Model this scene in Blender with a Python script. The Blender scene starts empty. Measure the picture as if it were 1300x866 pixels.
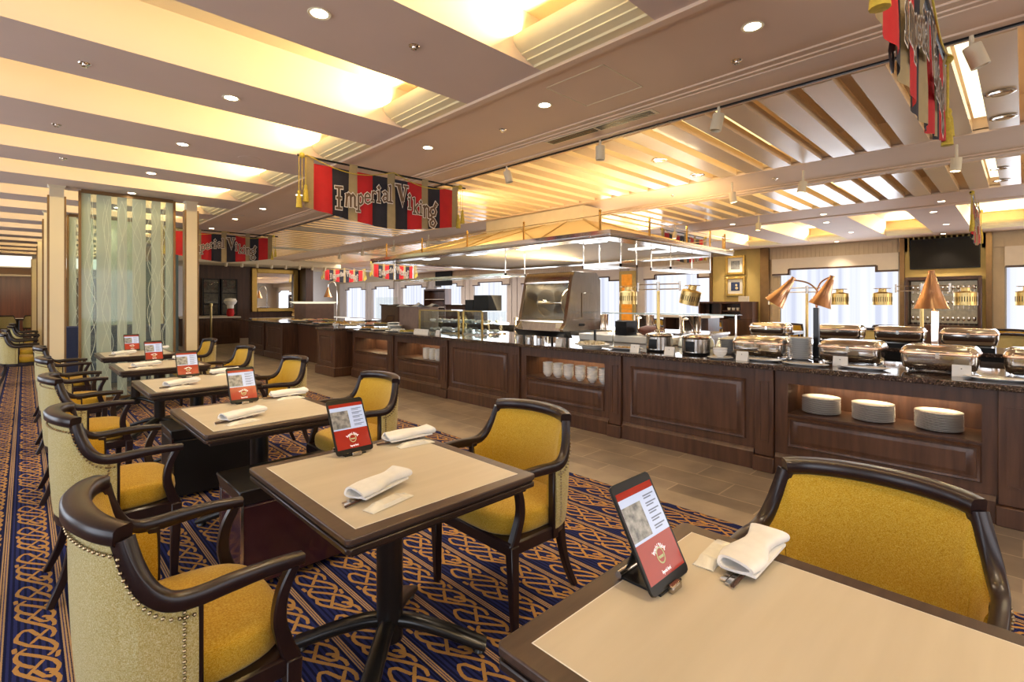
import bpy, bmesh, math, random
from mathutils import Vector, Matrix
random.seed(7)
PI = math.pi
R = math.radians
C = bpy.context.scene.collection
sc = bpy.context.scene

# ------------------------------------------------------------------ materials
def _nt(name):
    m = bpy.data.materials.new(name); m.use_nodes = True
    nt = m.node_tree; nt.nodes.clear()
    out = nt.nodes.new('ShaderNodeOutputMaterial')
    return m, nt, out

def _ramp(nt, stops):
    r = nt.nodes.new('ShaderNodeValToRGB'); e = r.color_ramp.elements
    while len(e) < len(stops): e.new(0.5)
    for i, (p, c) in enumerate(stops):
        e[i].position = p; e[i].color = (*c, 1)
    return r

def pmat(name, col, rough=0.5, metal=0.0, var=0.0, scale=8.0, stretch=(1, 1, 1), bump=0.0, bscale=None,
         coat=0.0, emit=None, estr=0.0, spec=0.5, col2=None):
    m, nt, out = _nt(name)
    b = nt.nodes.new('ShaderNodeBsdfPrincipled')
    b.inputs['Roughness'].default_value = rough
    b.inputs['Metallic'].default_value = metal
    b.inputs['Coat Weight'].default_value = coat
    b.inputs['Specular IOR Level'].default_value = spec
    tc = nt.nodes.new('ShaderNodeTexCoord'); mp = nt.nodes.new('ShaderNodeMapping')
    mp.inputs['Scale'].default_value = stretch
    nt.links.new(tc.outputs['Object'], mp.inputs['Vector'])
    n = nt.nodes.new('ShaderNodeTexNoise'); n.inputs['Scale'].default_value = scale; n.inputs['Detail'].default_value = 4
    nt.links.new(mp.outputs[0], n.inputs['Vector'])
    c2 = col2 if col2 else tuple(max(0, c * (1 - var)) for c in col)
    r = _ramp(nt, [(0.3, c2), (0.7, col if col2 else tuple(min(1, c * (1 + var * .6)) for c in col))])
    nt.links.new(n.outputs['Fac'], r.inputs['Fac'])
    nt.links.new(r.outputs['Color'], b.inputs['Base Color'])
    if bump:
        n2 = n
        if bscale:
            n2 = nt.nodes.new('ShaderNodeTexNoise'); n2.inputs['Scale'].default_value = bscale
            nt.links.new(mp.outputs[0], n2.inputs['Vector'])
        bp = nt.nodes.new('ShaderNodeBump'); bp.inputs['Strength'].default_value = bump; bp.inputs['Distance'].default_value = 0.002
        nt.links.new(n2.outputs['Fac'], bp.inputs['Height']); nt.links.new(bp.outputs[0], b.inputs['Normal'])
    if emit:
        b.inputs['Emission Color'].default_value = (*emit, 1); b.inputs['Emission Strength'].default_value = estr
    nt.links.new(b.outputs[0], out.inputs[0])
    return m

def emat(name, col, strength):
    m, nt, out = _nt(name)
    e = nt.nodes.new('ShaderNodeEmission'); e.inputs[0].default_value = (*col, 1); e.inputs[1].default_value = strength
    nt.links.new(e.outputs[0], out.inputs[0]); return m

def glassmat(name, tint=(0.95, 0.98, 0.97), gloss=0.12):
    m, nt, out = _nt(name)
    t = nt.nodes.new('ShaderNodeBsdfTransparent'); t.inputs[0].default_value = (*tint, 1)
    g = nt.nodes.new('ShaderNodeBsdfGlossy'); g.inputs['Roughness'].default_value = 0.02
    lw = nt.nodes.new('ShaderNodeLayerWeight'); lw.inputs[0].default_value = .5
    pw = nt.nodes.new('ShaderNodeMath'); pw.operation = 'POWER'; pw.inputs[1].default_value = 4; nt.links.new(lw.outputs['Facing'], pw.inputs[0])
    f = pw
    a = nt.nodes.new('ShaderNodeMath'); a.operation = 'MULTIPLY_ADD'; a.inputs[1].default_value = .5; a.inputs[2].default_value = .04
    mx = nt.nodes.new('ShaderNodeMixShader')
    nt.links.new(f.outputs[0], a.inputs[0]); nt.links.new(a.outputs[0], mx.inputs[0])
    nt.links.new(t.outputs[0], mx.inputs[1]); nt.links.new(g.outputs[0], mx.inputs[2])
    nt.links.new(mx.outputs[0], out.inputs[0]); return m

def etched():
    """glass with frosted vertical bands of uneven width"""
    m, nt, out = _nt('etched_glass')
    N = nt.nodes.new; L = nt.links.new
    tc = N('ShaderNodeTexCoord'); sp = N('ShaderNodeSeparateXYZ'); L(tc.outputs['Object'], sp.inputs[0])
    def mth(op, a, b=None, c=None):
        n = N('ShaderNodeMath'); n.operation = op
        for i, v in enumerate((a, b, c)):
            if v is None: continue
            if isinstance(v, (int, float)): n.inputs[i].default_value = v
            else: L(v, n.inputs[i])
        return n.outputs[0]
    x = sp.outputs[0]
    a = mth('SINE', mth('MULTIPLY', x, 31.0)); b = mth('SINE', mth('MULTIPLY', x, 47.0))
    s = mth('ADD', a, mth('MULTIPLY', b, 0.5))
    fr = mth('GREATER_THAN', s, -0.45)
    fac = mth('MULTIPLY_ADD', fr, 0.66, 0.10)
    t = N('ShaderNodeBsdfTransparent'); t.inputs[0].default_value = (0.86, 0.93, 0.9, 1)
    d = N('ShaderNodeBsdfDiffuse'); d.inputs[0].default_value = (0.60, 0.68, 0.58, 1)
    tl = N('ShaderNodeBsdfTranslucent'); tl.inputs[0].default_value = (0.66, 0.74, 0.66, 1)
    m1 = N('ShaderNodeMixShader'); m1.inputs[0].default_value = 0.5; L(d.outputs[0], m1.inputs[1]); L(tl.outputs[0], m1.inputs[2])
    m2 = N('ShaderNodeMixShader'); L(fac, m2.inputs[0]); L(t.outputs[0], m2.inputs[1]); L(m1.outputs[0], m2.inputs[2])
    g = N('ShaderNodeBsdfGlossy'); g.inputs['Roughness'].default_value = 0.03
    m3 = N('ShaderNodeMixShader'); m3.inputs[0].default_value = 0.03; L(m2.outputs[0], m3.inputs[1]); L(g.outputs[0], m3.inputs[2])
    L(m3.outputs[0], out.inputs[0]); return m

def tweed(name, ca, cb, cc):
    m, nt, out = _nt(name)
    N = nt.nodes.new; L = nt.links.new
    b = N('ShaderNodeBsdfPrincipled'); b.inputs['Roughness'].default_value = 0.85
    b.inputs['Sheen Weight'].default_value = 0.25; b.inputs['Specular IOR Level'].default_value = 0.2
    tc = N('ShaderNodeTexCoord')
    outs = []
    for st in ((1, 1, 5), (5, 5, 1)):
        mp = N('ShaderNodeMapping'); mp.inputs['Scale'].default_value = st
        L(tc.outputs['Object'], mp.inputs['Vector'])
        n = N('ShaderNodeTexNoise'); n.inputs['Scale'].default_value = 190; n.inputs['Detail'].default_value = 2
        L(mp.outputs[0], n.inputs['Vector']); outs.append(n.outputs['Fac'])
    a = N('ShaderNodeMath'); a.operation = 'ADD'; L(outs[0], a.inputs[0]); L(outs[1], a.inputs[1])
    h = N('ShaderNodeMath'); h.operation = 'MULTIPLY'; h.inputs[1].default_value = 0.5; L(a.outputs[0], h.inputs[0])
    r = _ramp(nt, [(0.40, cb), (0.50, ca), (0.60, cc)])
    L(h.outputs[0], r.inputs['Fac']); L(r.outputs['Color'], b.inputs['Base Color'])
    bp = N('ShaderNodeBump'); bp.inputs['Strength'].default_value = 0.5; bp.inputs['Distance'].default_value = 0.002
    L(h.outputs[0], bp.inputs['Height']); L(bp.outputs[0], b.inputs['Normal'])
    L(b.outputs[0], out.inputs[0]); return m

def carpet_mat():
    """navy carpet: gold interlaced knot bands between triple pinstripes, all computed from world position"""
    m, nt, out = _nt('knot_carpet')
    N = nt.nodes.new; L = nt.links.new
    def mth(op, a, b=None, c=None):
        n = N('ShaderNodeMath'); n.operation = op
        for i, v in enumerate((a, b, c)):
            if v is None: continue
            if isinstance(v, (int, float)): n.inputs[i].default_value = v
            else: L(v, n.inputs[i])
        return n.outputs[0]
    def vm(op, a, b=None):
        n = N('ShaderNodeVectorMath'); n.operation = op
        for i, v in enumerate((a, b)):
            if v is None: continue
            if isinstance(v, (tuple, list)): n.inputs[i].default_value = v
            else: L(v, n.inputs[i])
        return n
    tc = N('ShaderNodeTexCoord')
    dn = N('ShaderNodeTexNoise'); dn.inputs['Scale'].default_value = 160; L(tc.outputs['Object'], dn.inputs['Vector'])
    ds = N('ShaderNodeVectorMath'); ds.operation = 'MULTIPLY_ADD'; L(dn.outputs['Color'], ds.inputs[0])
    ds.inputs[1].default_value = (.004, .004, 0); L(tc.outputs['Object'], ds.inputs[2])
    sp = N('ShaderNodeSeparateXYZ'); L(ds.outputs[0], sp.inputs[0])
    X, Y = sp.outputs[0], sp.outputs[1]
    xs = mth('DIVIDE', mth('ADD', X, 0.075 - 0.002), 0.2)                 # stripe centres at x = .027 + .2k
    fx = mth('SUBTRACT', mth('FRACT', xs), 0.5)
    u = mth('MULTIPLY', fx, 0.2)                                          # -.1 .. .1 across one band
    band = mth('FLOOR', xs)
    ph = mth('MULTIPLY', band, 0.37)
    PV = 0.45
    v = mth('MULTIPLY', mth('FRACT', mth('ADD', mth('DIVIDE', Y, PV), ph)), PV)
    uu = u
    p = N('ShaderNodeCombineXYZ'); L(uu, p.inputs[0]); L(v, p.inputs[1])
    PL = [[(-.044,.452),(-.056,.418),(-.020,.350),(.050,.236),(.069,.182),(.058,.146)], [(.048,.322),(.070,.275),(.066,.240)], [(.024,.162),(.068,.078),(.066,.028),(.046,.004)],
          [(.014,.196),(-.018,.284),(-.052,.240),(-.050,.178),(.056,.036)], [(-.026,.108),(-.052,.088),(-.050,.024),(-.006,-.046)], [(-.036,.086),(.030,-.002),(.072,-.078),(.066,-.134),(.038,-.166),(.004,-.084)],
          [(.042,.212),(-.004,.144)], [(.024,-.026),(-.018,-.096)], [(-.056,.136),(-.054,.110)], [(.072,.004),(.068,-.026)], [(.036,-.10),(.058,-.125)]]
    segs = []
    for pl in PL:
        if len(pl) > 2:
            q = [pl[0]]
            for k_ in range(1, len(pl) - 1):
                a_, b_, c_ = pl[k_ - 1], pl[k_], pl[k_ + 1]
                for (e_, w_) in ((a_, .30), (c_, .30)): q.append((b_[0] + (e_[0] - b_[0]) * w_, b_[1] + (e_[1] - b_[1]) * w_))
            pl = q + [pl[-1]]
        for k_ in range(len(pl) - 1):
            for sh in (-PV, 0, PV):
                p_, q_ = (pl[k_][0], pl[k_][1] + sh), (pl[k_ + 1][0], pl[k_ + 1][1] + sh)
                if max(p_[1], q_[1]) > -.008 and min(p_[1], q_[1]) < PV + .008: segs.append((p_, q_))
    dmin = None
    for a, b in segs:
        ba = (b[0] - a[0], b[1] - a[1], 0); l2 = ba[0] ** 2 + ba[1] ** 2
        pa = vm('SUBTRACT', p.outputs[0], (a[0], a[1], 0))
        dt = vm('DOT_PRODUCT', pa.outputs[0], (ba[0] / l2, ba[1] / l2, 0))
        cl = N('ShaderNodeClamp'); L(dt.outputs['Value'], cl.inputs[0])
        sc_ = N('ShaderNodeVectorMath'); sc_.operation = 'SCALE'; sc_.inputs[0].default_value = ba; L(cl.outputs[0], sc_.inputs['Scale'])
        df = vm('SUBTRACT', pa.outputs[0], sc_.outputs[0])
        ln = vm('LENGTH', df.outputs[0]).outputs['Value']
        dmin = ln if dmin is None else mth('MINIMUM', dmin, ln)
    knot = mth('LESS_THAN', dmin, 0.0076)
    au = mth('SUBTRACT', 0.1, mth('ABSOLUTE', u))                         # distance from the stripe centre
    st = mth('LESS_THAN', mth('PINGPONG', au, 0.0048), 0.0031)
    st = mth('MULTIPLY', st, mth('LESS_THAN', au, 0.0128))
    rib = mth('LESS_THAN', mth('FRACT', mth('DIVIDE', mth('ADD', X, mth('MULTIPLY', Y, 0.0)), 0.021)), 0.42)
    dk = mth('MULTIPLY', mth('GREATER_THAN', au, 0.014), mth('LESS_THAN', au, 0.022))
    rib = mth('MAXIMUM', rib, dk)
    def mix(f, c1, c2):
        n = N('ShaderNodeMix'); n.data_type = 'RGBA'
        L(f, n.inputs['Factor'])
        for k, c in ((6, c1), (7, c2)):
            if isinstance(c, tuple): n.inputs[k].default_value = (*c, 1)
            else: L(c, n.inputs[k])
        return n.outputs[2]
    base = mix(rib, (0.022, 0.028, 0.13), (0.008, 0.010, 0.045))
    c = mix(knot, base, (0.50, 0.27, 0.085))
    c = mix(st, c, (0.46, 0.29, 0.15))
    fz = N('ShaderNodeTexNoise'); fz.inputs['Scale'].default_value = 420; L(tc.outputs['Object'], fz.inputs['Vector'])
    fm = N('ShaderNodeMix'); fm.data_type = 'RGBA'; fm.blend_type = 'MULTIPLY'; fm.inputs['Factor'].default_value = 0.6
    r = _ramp(nt, [(0.3, (.45, .45, .45)), (0.7, (1, 1, 1))]); L(fz.outputs['Fac'], r.inputs['Fac'])
    L(c, fm.inputs[6]); L(r.outputs['Color'], fm.inputs[7])
    b = N('ShaderNodeBsdfPrincipled'); b.inputs['Roughness'].default_value = 0.95; b.inputs['Specular IOR Level'].default_value = 0.1
    L(fm.outputs[2], b.inputs['Base Color'])
    L(b.outputs[0], out.inputs[0]); return m

def tile_mat():
    m, nt, out = _nt('stone_tiles')
    N = nt.nodes.new; L = nt.links.new
    tc = N('ShaderNodeTexCoord'); mp = N('ShaderNodeMapping'); mp.inputs['Rotation'].default_value = (0, 0, R(90))
    L(tc.outputs['Object'], mp.inputs['Vector'])
    br = N('ShaderNodeTexBrick'); br.offset = 0.5
    br.inputs['Scale'].default_value = 1.0; br.inputs['Brick Width'].default_value = 0.62; br.inputs['Row Height'].default_value = 0.3
    br.inputs['Mortar Size'].default_value = 0.006; br.inputs['Mortar Smooth'].default_value = 0.2
    br.inputs['Color1'].default_value = (.22, .172, .132, 1); br.inputs['Color2'].default_value = (.33, .262, .20, 1)
    br.inputs['Mortar'].default_value = (.46, .36, .26, 1)
    L(mp.outputs[0], br.inputs['Vector'])
    n = N('ShaderNodeTexNoise'); n.inputs['Scale'].default_value = 3.5; n.inputs['Detail'].default_value = 8; L(tc.outputs['Object'], n.inputs['Vector'])
    r = _ramp(nt, [(0.3, (.68, .68, .70)), (0.7, (1.1, 1.08, 1.05))]); L(n.outputs['Fac'], r.inputs['Fac'])
    fm = N('ShaderNodeMix'); fm.data_type = 'RGBA'; fm.blend_type = 'MULTIPLY'; fm.inputs['Factor'].default_value = 1
    L(br.outputs['Color'], fm.inputs[6]); L(r.outputs['Color'], fm.inputs[7])
    b = N('ShaderNodeBsdfPrincipled'); b.inputs['Roughness'].default_value = 0.38
    L(fm.outputs[2], b.inputs['Base Color']); L(b.outputs[0], out.inputs[0]); return m

def granite_mat():
    m, nt, out = _nt('granite')
    N = nt.nodes.new; L = nt.links.new
    tc = N('ShaderNodeTexCoord')
    v = N('ShaderNodeTexVoronoi'); v.inputs['Scale'].default_value = 150; L(tc.outputs['Object'], v.inputs['Vector'])
    sp = N('ShaderNodeSeparateColor'); L(v.outputs['Color'], sp.inputs[0])
    r = _ramp(nt, [(0.0, (.012, .009, .009)), (0.45, (.045, .028, .024)), (0.75, (.11, .07, .055)), (0.9, (.03, .025, .03)), (1.0, (.30, .22, .17))])
    L(sp.outputs[0], r.inputs['Fac'])
    b = N('ShaderNodeBsdfPrincipled'); b.inputs['Roughness'].default_value = 0.08; b.inputs['Coat Weight'].default_value = 0.3
    L(r.outputs['Color'], b.inputs['Base Color']); L(b.outputs[0], out.inputs[0]); return m

def sheer_mat():
    """daylit sheer curtain, brighter and darker with its folds"""
    m, nt, out = _nt('daylit_sheer')
    N = nt.nodes.new; L = nt.links.new
    tc = N('ShaderNodeTexCoord'); mp = N('ShaderNodeMapping'); mp.inputs['Scale'].default_value = (1, 5.0, 0.05)
    L(tc.outputs['Object'], mp.inputs['Vector'])
    n = N('ShaderNodeTexNoise'); n.inputs['Scale'].default_value = 1.2; n.inputs['Detail'].default_value = 3; L(mp.outputs[0], n.inputs['Vector'])
    r = _ramp(nt, [(0.35, (.66, .70, .86)), (0.5, (.86, .89, .98)), (0.65, (.98, .98, 1.0))]); L(n.outputs['Fac'], r.inputs['Fac'])
    e = N('ShaderNodeEmission'); e.inputs[1].default_value = 0.60; L(r.outputs['Color'], e.inputs[0])
    L(e.outputs[0], out.inputs[0]); return m

M = {}
M['carpet'] = carpet_mat(); M['tile'] = tile_mat(); M['granite'] = granite_mat(); M['sheer'] = sheer_mat(); M['etched'] = etched()
M['border'] = pmat('border_stone', (.34, .27, .20), .4, var=.2, scale=4)
M['ceil'] = pmat('ceiling_paint', (.79, .59, .43), .6, var=.03, scale=2)
M['beam'] = pmat('beam_paint', (.70, .56, .48), .6, var=.03, scale=2)
M['cream'] = pmat('cream_paint', (.80, .69, .48), .5, var=.03, scale=2)
M['slat'] = pmat('slat_lacquer', (.85, .65, .44), .26, var=.03, scale=2, coat=.1)
M['lum'] = emat('luminous_ceiling', (1.0, .74, .28), 1.15)
M['lumwhite'] = emat('lit_cove', (1.0, .93, .78), .9)
M['led'] = emat('led_lens', (1.0, .87, .62), 14)
M['wood'] = pmat('counter_wood', (.104, .048, .027), .38, var=.35, scale=26, stretch=(1, 1, .09), coat=.08, col2=(.052, .022, .013))
M['wooddark'] = pmat('dark_wall_wood', (.085, .034, .016), .35, scale=12, stretch=(1, 1, .08), col2=(.04, .016, .009))
M['woodwarm'] = pmat('far_wall_wood', (.16, .05, .018), .35, scale=6, stretch=(1, 1, .06), col2=(.06, .018, .01))
M['frame'] = pmat('espresso_frame', (.016, .007, .008), .30, var=.3, scale=30, stretch=(1, 1, .2), spec=.45)
M['tframe'] = pmat('table_edge_wood', (.075, .046, .034), .30, scale=60, stretch=(.12, 1, 1), col2=(.045, .027, .022))
M['tframeedge'] = pmat('table_side_wood', (.026, .015, .012), .28, var=.2, scale=40)
M['lam'] = pmat('table_laminate', (.61, .535, .42), .34, scale=5, stretch=(.3, 3, 1), col2=(.545, .475, .365))
M['iron'] = pmat('black_iron', (.010, .010, .011), .28, var=.2, scale=20)
M['fabric'] = tweed('mustard_tweed', (.52, .31, .012), (.36, .19, .008), (.58, .42, .085))
M['fabricout'] = tweed('pale_gold_tweed', (.47, .38, .13), (.33, .25, .07), (.62, .57, .36))  # same mustard tweed, daylight on the chair backs painted in as paler colour
M['nail'] = pmat('antique_nails', (.30, .22, .12), .3, metal=1, var=.2)
M['chrome'] = pmat('polished_steel', (.86, .82, .77), .12, metal=1, var=.03)
M['steel'] = pmat('brushed_steel', (.44, .40, .36), .22, metal=1, var=.12, scale=40, stretch=(1, 1, .1))
M['brass'] = pmat('brass', (.74, .50, .17), .16, metal=1, var=.05)
M['brassb'] = pmat('brushed_brass', (.60, .43, .17), .30, metal=1, var=.12, scale=50)
M['copper'] = pmat('copper', (.90, .56, .36), .26, metal=1, var=.06)
M['bronze'] = pmat('bronze_strip', (.22, .13, .055), .35, metal=.6, var=.1)
M['white'] = pmat('white_china', (.82, .81, .79), .18, var=.02, coat=.3)
M['cloth'] = pmat('white_cloth', (.84, .83, .81), .8, var=.05, scale=30, bump=.2, bscale=200)
M['paper'] = pmat('white_paper', (.82, .80, .76), .6, var=.03)
M['black'] = pmat('black_plastic', (.010, .010, .011), .35, var=.1, spec=.25)
M['screenblk'] = pmat('tablet_glass', (.006, .006, .008), .06, var=.1)
M['scred'] = pmat('screen_red', (.16, .014, .008), .10, emit=(.60, .05, .025), estr=.20, spec=.25)
M['scwhite'] = pmat('screen_pale', (.30, .36, .50), .12, emit=(.55, .62, .85), estr=.30, spec=.25)
M['scphoto'] = pmat('screen_picture', (.40, .40, .38), .12, scale=45, col2=(.05, .05, .055), emit=(.25, .27, .3), estr=.08, spec=.25)
M['scink'] = pmat('screen_ink', (.10, .12, .2), .3, emit=(.08, .1, .2), estr=.1)
M['sclogo'] = pmat('screen_logo', (.8, .8, .82), .3, emit=(.8, .8, .85), estr=.4)
M['red'] = pmat('banner_red', (.46, .006, .010), .75, var=.1, scale=10)
M['navy'] = pmat('banner_navy', (.014, .013, .024), .8, var=.2, scale=10)
M['khaki'] = pmat('banner_khaki', (.33, .25, .13), .8, var=.08, scale=20)
M['letter'] = pmat('letter_outline', (.80, .74, .68), .6, var=.02)
M['cord'] = pmat('gold_cord', (.60, .44, .05), .6, var=.2, scale=60)
M['wallc'] = pmat('wall_taupe', (.60, .50, .37), .6, var=.05)
M['wallw'] = pmat('wall_pale_panel', (.74, .70, .68), .5, var=.03)
M['wally'] = pmat('wall_gold_paper', (.58, .45, .17), .6, var=.04)
M['walltop'] = pmat('window_pelmet', (.76, .70, .64), .6, var=.03)
M['navyf'] = pmat('navy_upholstery', (.012, .02, .07), .7, var=.2, scale=60)
M['glass'] = glassmat('clear_glass')
M['etchline'] = pmat('etched_line', (.66, .72, .62), .6, emit=(.6, .66, .5), estr=.05)
M['tv'] = pmat('tv_black', (.008, .007, .007), .5, var=.1, spec=.2)
M['gold'] = pmat('gilt_frame', (.62, .42, .12), .3, metal=.8, var=.25, scale=40)
M['mirror'] = pmat('mirror', (.85, .85, .85), .02, metal=1)
M['food1'] = pmat('cheese_food', (.80, .70, .40), .6, scale=40, col2=(.75, .62, .50))
M['food2'] = pmat('salad_food', (.20, .32, .06), .6, scale=60, col2=(.55, .25, .05))
M['ham'] = pmat('roast_meat', (.16, .05, .03), .5, var=.4, scale=60, bump=.6)
M['bread'] = pmat('bread_food', (.55, .32, .10), .6, var=.4, scale=30)
M['pink'] = pmat('ham_slices', (.70, .32, .24), .5, var=.3, scale=40)
M['marble'] = pmat('pale_worktop', (.72, .66, .58), .25, var=.06)
M['led2'] = emat('white_led_panel', (.95, .97, 1.0), 2.6)
M['amber'] = pmat('amber_screen', (.62, .22, .02), .4, scale=6, col2=(.40, .11, .01), emit=(.7, .25, .02), estr=.4)
M['canvas'] = pmat('canopy_panel', (.74, .60, .36), .5, var=.05)
M['teal'] = pmat('teal_curtain', (.10, .16, .18), .7, var=.2, scale=3, stretch=(8, 8, .1))
M['blue'] = pmat('picture_blue', (.03, .06, .20), .5, scale=30, col2=(.02, .03, .1))
M['cornice'] = pmat('cornice_paint', (.93, .82, .50), .5, var=.02)  # bounced cove light put into a lighter, yellower colour

# ------------------------------------------------------------------ mesh building
class MB:
    def __init__(s): s.v = []; s.f = []; s.sm = []
    def add(s, vs, fs, smooth=False):
        o = len(s.v); s.v += [tuple(p) for p in vs]; s.f += [tuple(i + o for i in f) for f in fs]; s.sm += [smooth] * len(fs); return s
    def box(s, x0, x1, y0, y1, z0, z1):
        return s.add([(x0, y0, z0), (x1, y0, z0), (x1, y1, z0), (x0, y1, z0), (x0, y0, z1), (x1, y0, z1), (x1, y1, z1), (x0, y1, z1)],
                     [(0, 3, 2, 1), (4, 5, 6, 7), (0, 1, 5, 4), (1, 2, 6, 5), (2, 3, 7, 6), (3, 0, 4, 7)])
    def frustum(s, r0, r1):  # two rects (x0,x1,y0,y1,z)
        (a, b, c, d, z), (e, f, g, h, w) = r0, r1
        return s.add([(a, c, z), (b, c, z), (b, d, z), (a, d, z), (e, g, w), (f, g, w), (f, h, w), (e, h, w)],
                     [(0, 3, 2, 1), (4, 5, 6, 7), (0, 1, 5, 4), (1, 2, 6, 5), (2, 3, 7, 6), (3, 0, 4, 7)])
    def quad(s, a, b, c, d): return s.add([a, b, c, d], [(0, 1, 2, 3)])
    def lathe(s, prof, c=(0, 0, 0), seg=24, mat=None, cap=True):
        n = len(prof); vs = []
        for k in range(seg):
            a = 2 * PI * k / seg
            for r, z in prof:
                p = Vector((r * math.cos(a), r * math.sin(a), z))
                if mat: p = mat @ p
                vs.append((p[0] + c[0], p[1] + c[1], p[2] + c[2]))
        fs = []
        for k in range(seg):
            k2 = (k + 1) % seg
            for i in range(n - 1):
                fs.append((k * n + i, k2 * n + i, k2 * n + i + 1, k * n + i + 1))
        s.add(vs, fs, True)
        if cap:
            o = len(s.v) - len(vs)
            if prof[0][0] > 1e-5: s.f.append(tuple(o + k * n for k in range(seg))[::-1]); s.sm.append(False)
            if prof[-1][0] > 1e-5: s.f.append(tuple(o + k * n + n - 1 for k in range(seg))); s.sm.append(False)
        return s
    def sphere(s, c, r, seg=8, sx=1, sy=1, sz=1):
        prof = [(max(1e-6, math.sin(PI * i / (seg // 2 + 1))), -math.cos(PI * i / (seg // 2 + 1))) for i in range(seg // 2 + 2)]
        m = Matrix.Diagonal((r * sx, r * sy, r * sz))
        return s.lathe(prof, c, seg, m, False)
    def tube(s, pts, r, seg=8, cap=True):
        pts = [Vector(p) for p in pts]; n = len(pts); rs = r if isinstance(r, (list, tuple)) else [r] * n
        vs = []; up = Vector((0, 0, 1))
        t0 = (pts[1] - pts[0]).normalized()
        if abs(t0.z) > .9: up = Vector((1, 0, 0))
        for i, p in enumerate(pts):
            t = (pts[min(i + 1, n - 1)] - pts[max(i - 1, 0)]).normalized()
            a = t.cross(up)
            if a.length < 1e-4: a = t.orthogonal()
            a.normalize(); b = a.cross(t).normalized(); up = b
            for k in range(seg):
                q = 2 * PI * k / seg
                vs.append(p + (a * math.cos(q) + b * math.sin(q)) * rs[i])
        fs = [(i * seg + k, i * seg + (k + 1) % seg, (i + 1) * seg + (k + 1) % seg, (i + 1) * seg + k) for i in range(n - 1) for k in range(seg)]
        s.add(vs, fs, True)
        if cap:
            o = len(s.v) - len(vs)
            s.f.append(tuple(o + k for k in range(seg))[::-1]); s.sm.append(False)
            s.f.append(tuple(o + (n - 1) * seg + k for k in range(seg))); s.sm.append(False)
        return s
    def sweep(s, pts, w, h, ch=.25, updir=(0, 0, 1)):
        """rounded-rectangle bar along a path; w = sideways, h = up; w,h numbers or lists"""
        pts = [Vector(p) for p in pts]; n = len(pts); up0 = Vector(updir)
        W = w if isinstance(w, (list, tuple)) else [w] * n; H = h if isinstance(h, (list, tuple)) else [h] * n
        vs = []
        for i, p in enumerate(pts):
            t = (pts[min(i + 1, n - 1)] - pts[max(i - 1, 0)]).normalized()
            a = t.cross(up0).normalized(); b = a.cross(t).normalized()
            x, y = W[i] / 2, H[i] / 2; c = min(x, y) * ch
            for (q, e) in ((x - c, y), (x, y - c), (x, -y + c), (x - c, -y), (-x + c, -y), (-x, -y + c), (-x, y - c), (-x + c, y)):
                vs.append(p + a * q + b * e)
        fs = [(i * 8 + k, i * 8 + (k + 1) % 8, (i + 1) * 8 + (k + 1) % 8, (i + 1) * 8 + k) for i in range(n - 1) for k in range(8)]
        fs += [tuple(range(8))[::-1], tuple((n - 1) * 8 + k for k in range(8))]
        return s.add(vs, fs, True)
    def prism(s, poly, axis, a, b):
        """extrude polygon (2D) along axis 'y' (poly = x,z), 'x' (poly = y,z) or 'z' (poly = x,y)"""
        n = len(poly)
        def P(q, t): return (q[0], t, q[1]) if axis == 'y' else ((t, q[0], q[1]) if axis == 'x' else (q[0], q[1], t))
        vs = [P(q, a) for q in poly] + [P(q, b) for q in poly]
        fs = [(i, (i + 1) % n, n + (i + 1) % n, n + i) for i in range(n)] + [tuple(range(n))[::-1], tuple(range(n, 2 * n))]
        return s.add(vs, fs)
    def build(s, name, mat, parent=None, bevel=0, seg=1, ang=38, kind=None, sub=0):
        me = bpy.data.meshes.new(name); me.from_pydata(s.v, [], s.f)
        me.polygons.foreach_set('use_smooth', s.sm)
        me.update()
        bm = bmesh.new(); bm.from_mesh(me); bmesh.ops.recalc_face_normals(bm, faces=bm.faces); bm.to_mesh(me); bm.free()
        me.set_sharp_from_angle(angle=R(ang))
        me.materials.append(M[mat] if isinstance(mat, str) else mat)
        o = bpy.data.objects.new(name, me); C.objects.link(o)
        if parent: o.parent = parent
        if bevel:
            b = o.modifiers.new('bevel', 'BEVEL'); b.width = bevel; b.segments = seg; b.limit_method = 'ANGLE'; b.angle_limit = R(40)
        if sub:
            b = o.modifiers.new('sub', 'SUBSURF'); b.levels = sub; b.render_levels = sub
        if kind: o['kind'] = kind
        return o

def thing(name, label, cat, loc=(0, 0, 0), rz=0, group=None, rx=0, ry=0):
    o = bpy.data.objects.new(name, None); C.objects.link(o); o.location = loc; o.rotation_euler = (rx, ry, rz)
    o.empty_display_size = .1
    o['label'] = label; o['category'] = cat
    if group: o['group'] = group
    return o
def tag(o, label, cat, group=None):
    o['label'] = label; o['category'] = cat
    if group: o['group'] = group
    return o
KIDS = {}
def dup(root, loc=None, rz=None, label=None, group=None):
    r = root.copy(); C.objects.link(r)
    if loc: r.location = loc
    if rz is not None: r.rotation_euler.z = rz
    if label: r['label'] = label
    if group: r['group'] = group
    if root.name not in KIDS:
        KIDS[root.name] = [(ch, list(ch.children)) for ch in root.children]
    for ch, gs in KIDS[root.name]:
        c = ch.copy(); C.objects.link(c); c.parent = r
        for g in gs:
            d = g.copy(); C.objects.link(d); d.parent = c
    return r
def crom(P, n=6):
    P = [Vector(p) for p in P]; out = []
    for i in range(len(P) - 1):
        p0, p1, p2, p3 = P[max(i - 1, 0)], P[i], P[i + 1], P[min(i + 2, len(P) - 1)]
        for k in range(n):
            t = k / n
            out.append(0.5 * ((2 * p1) + (p2 - p0) * t + (2 * p0 - 5 * p1 + 4 * p2 - p3) * t * t + (3 * p1 - p0 - 3 * p2 + p3) * t ** 3))
    out.append(P[-1]); return out
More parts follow.
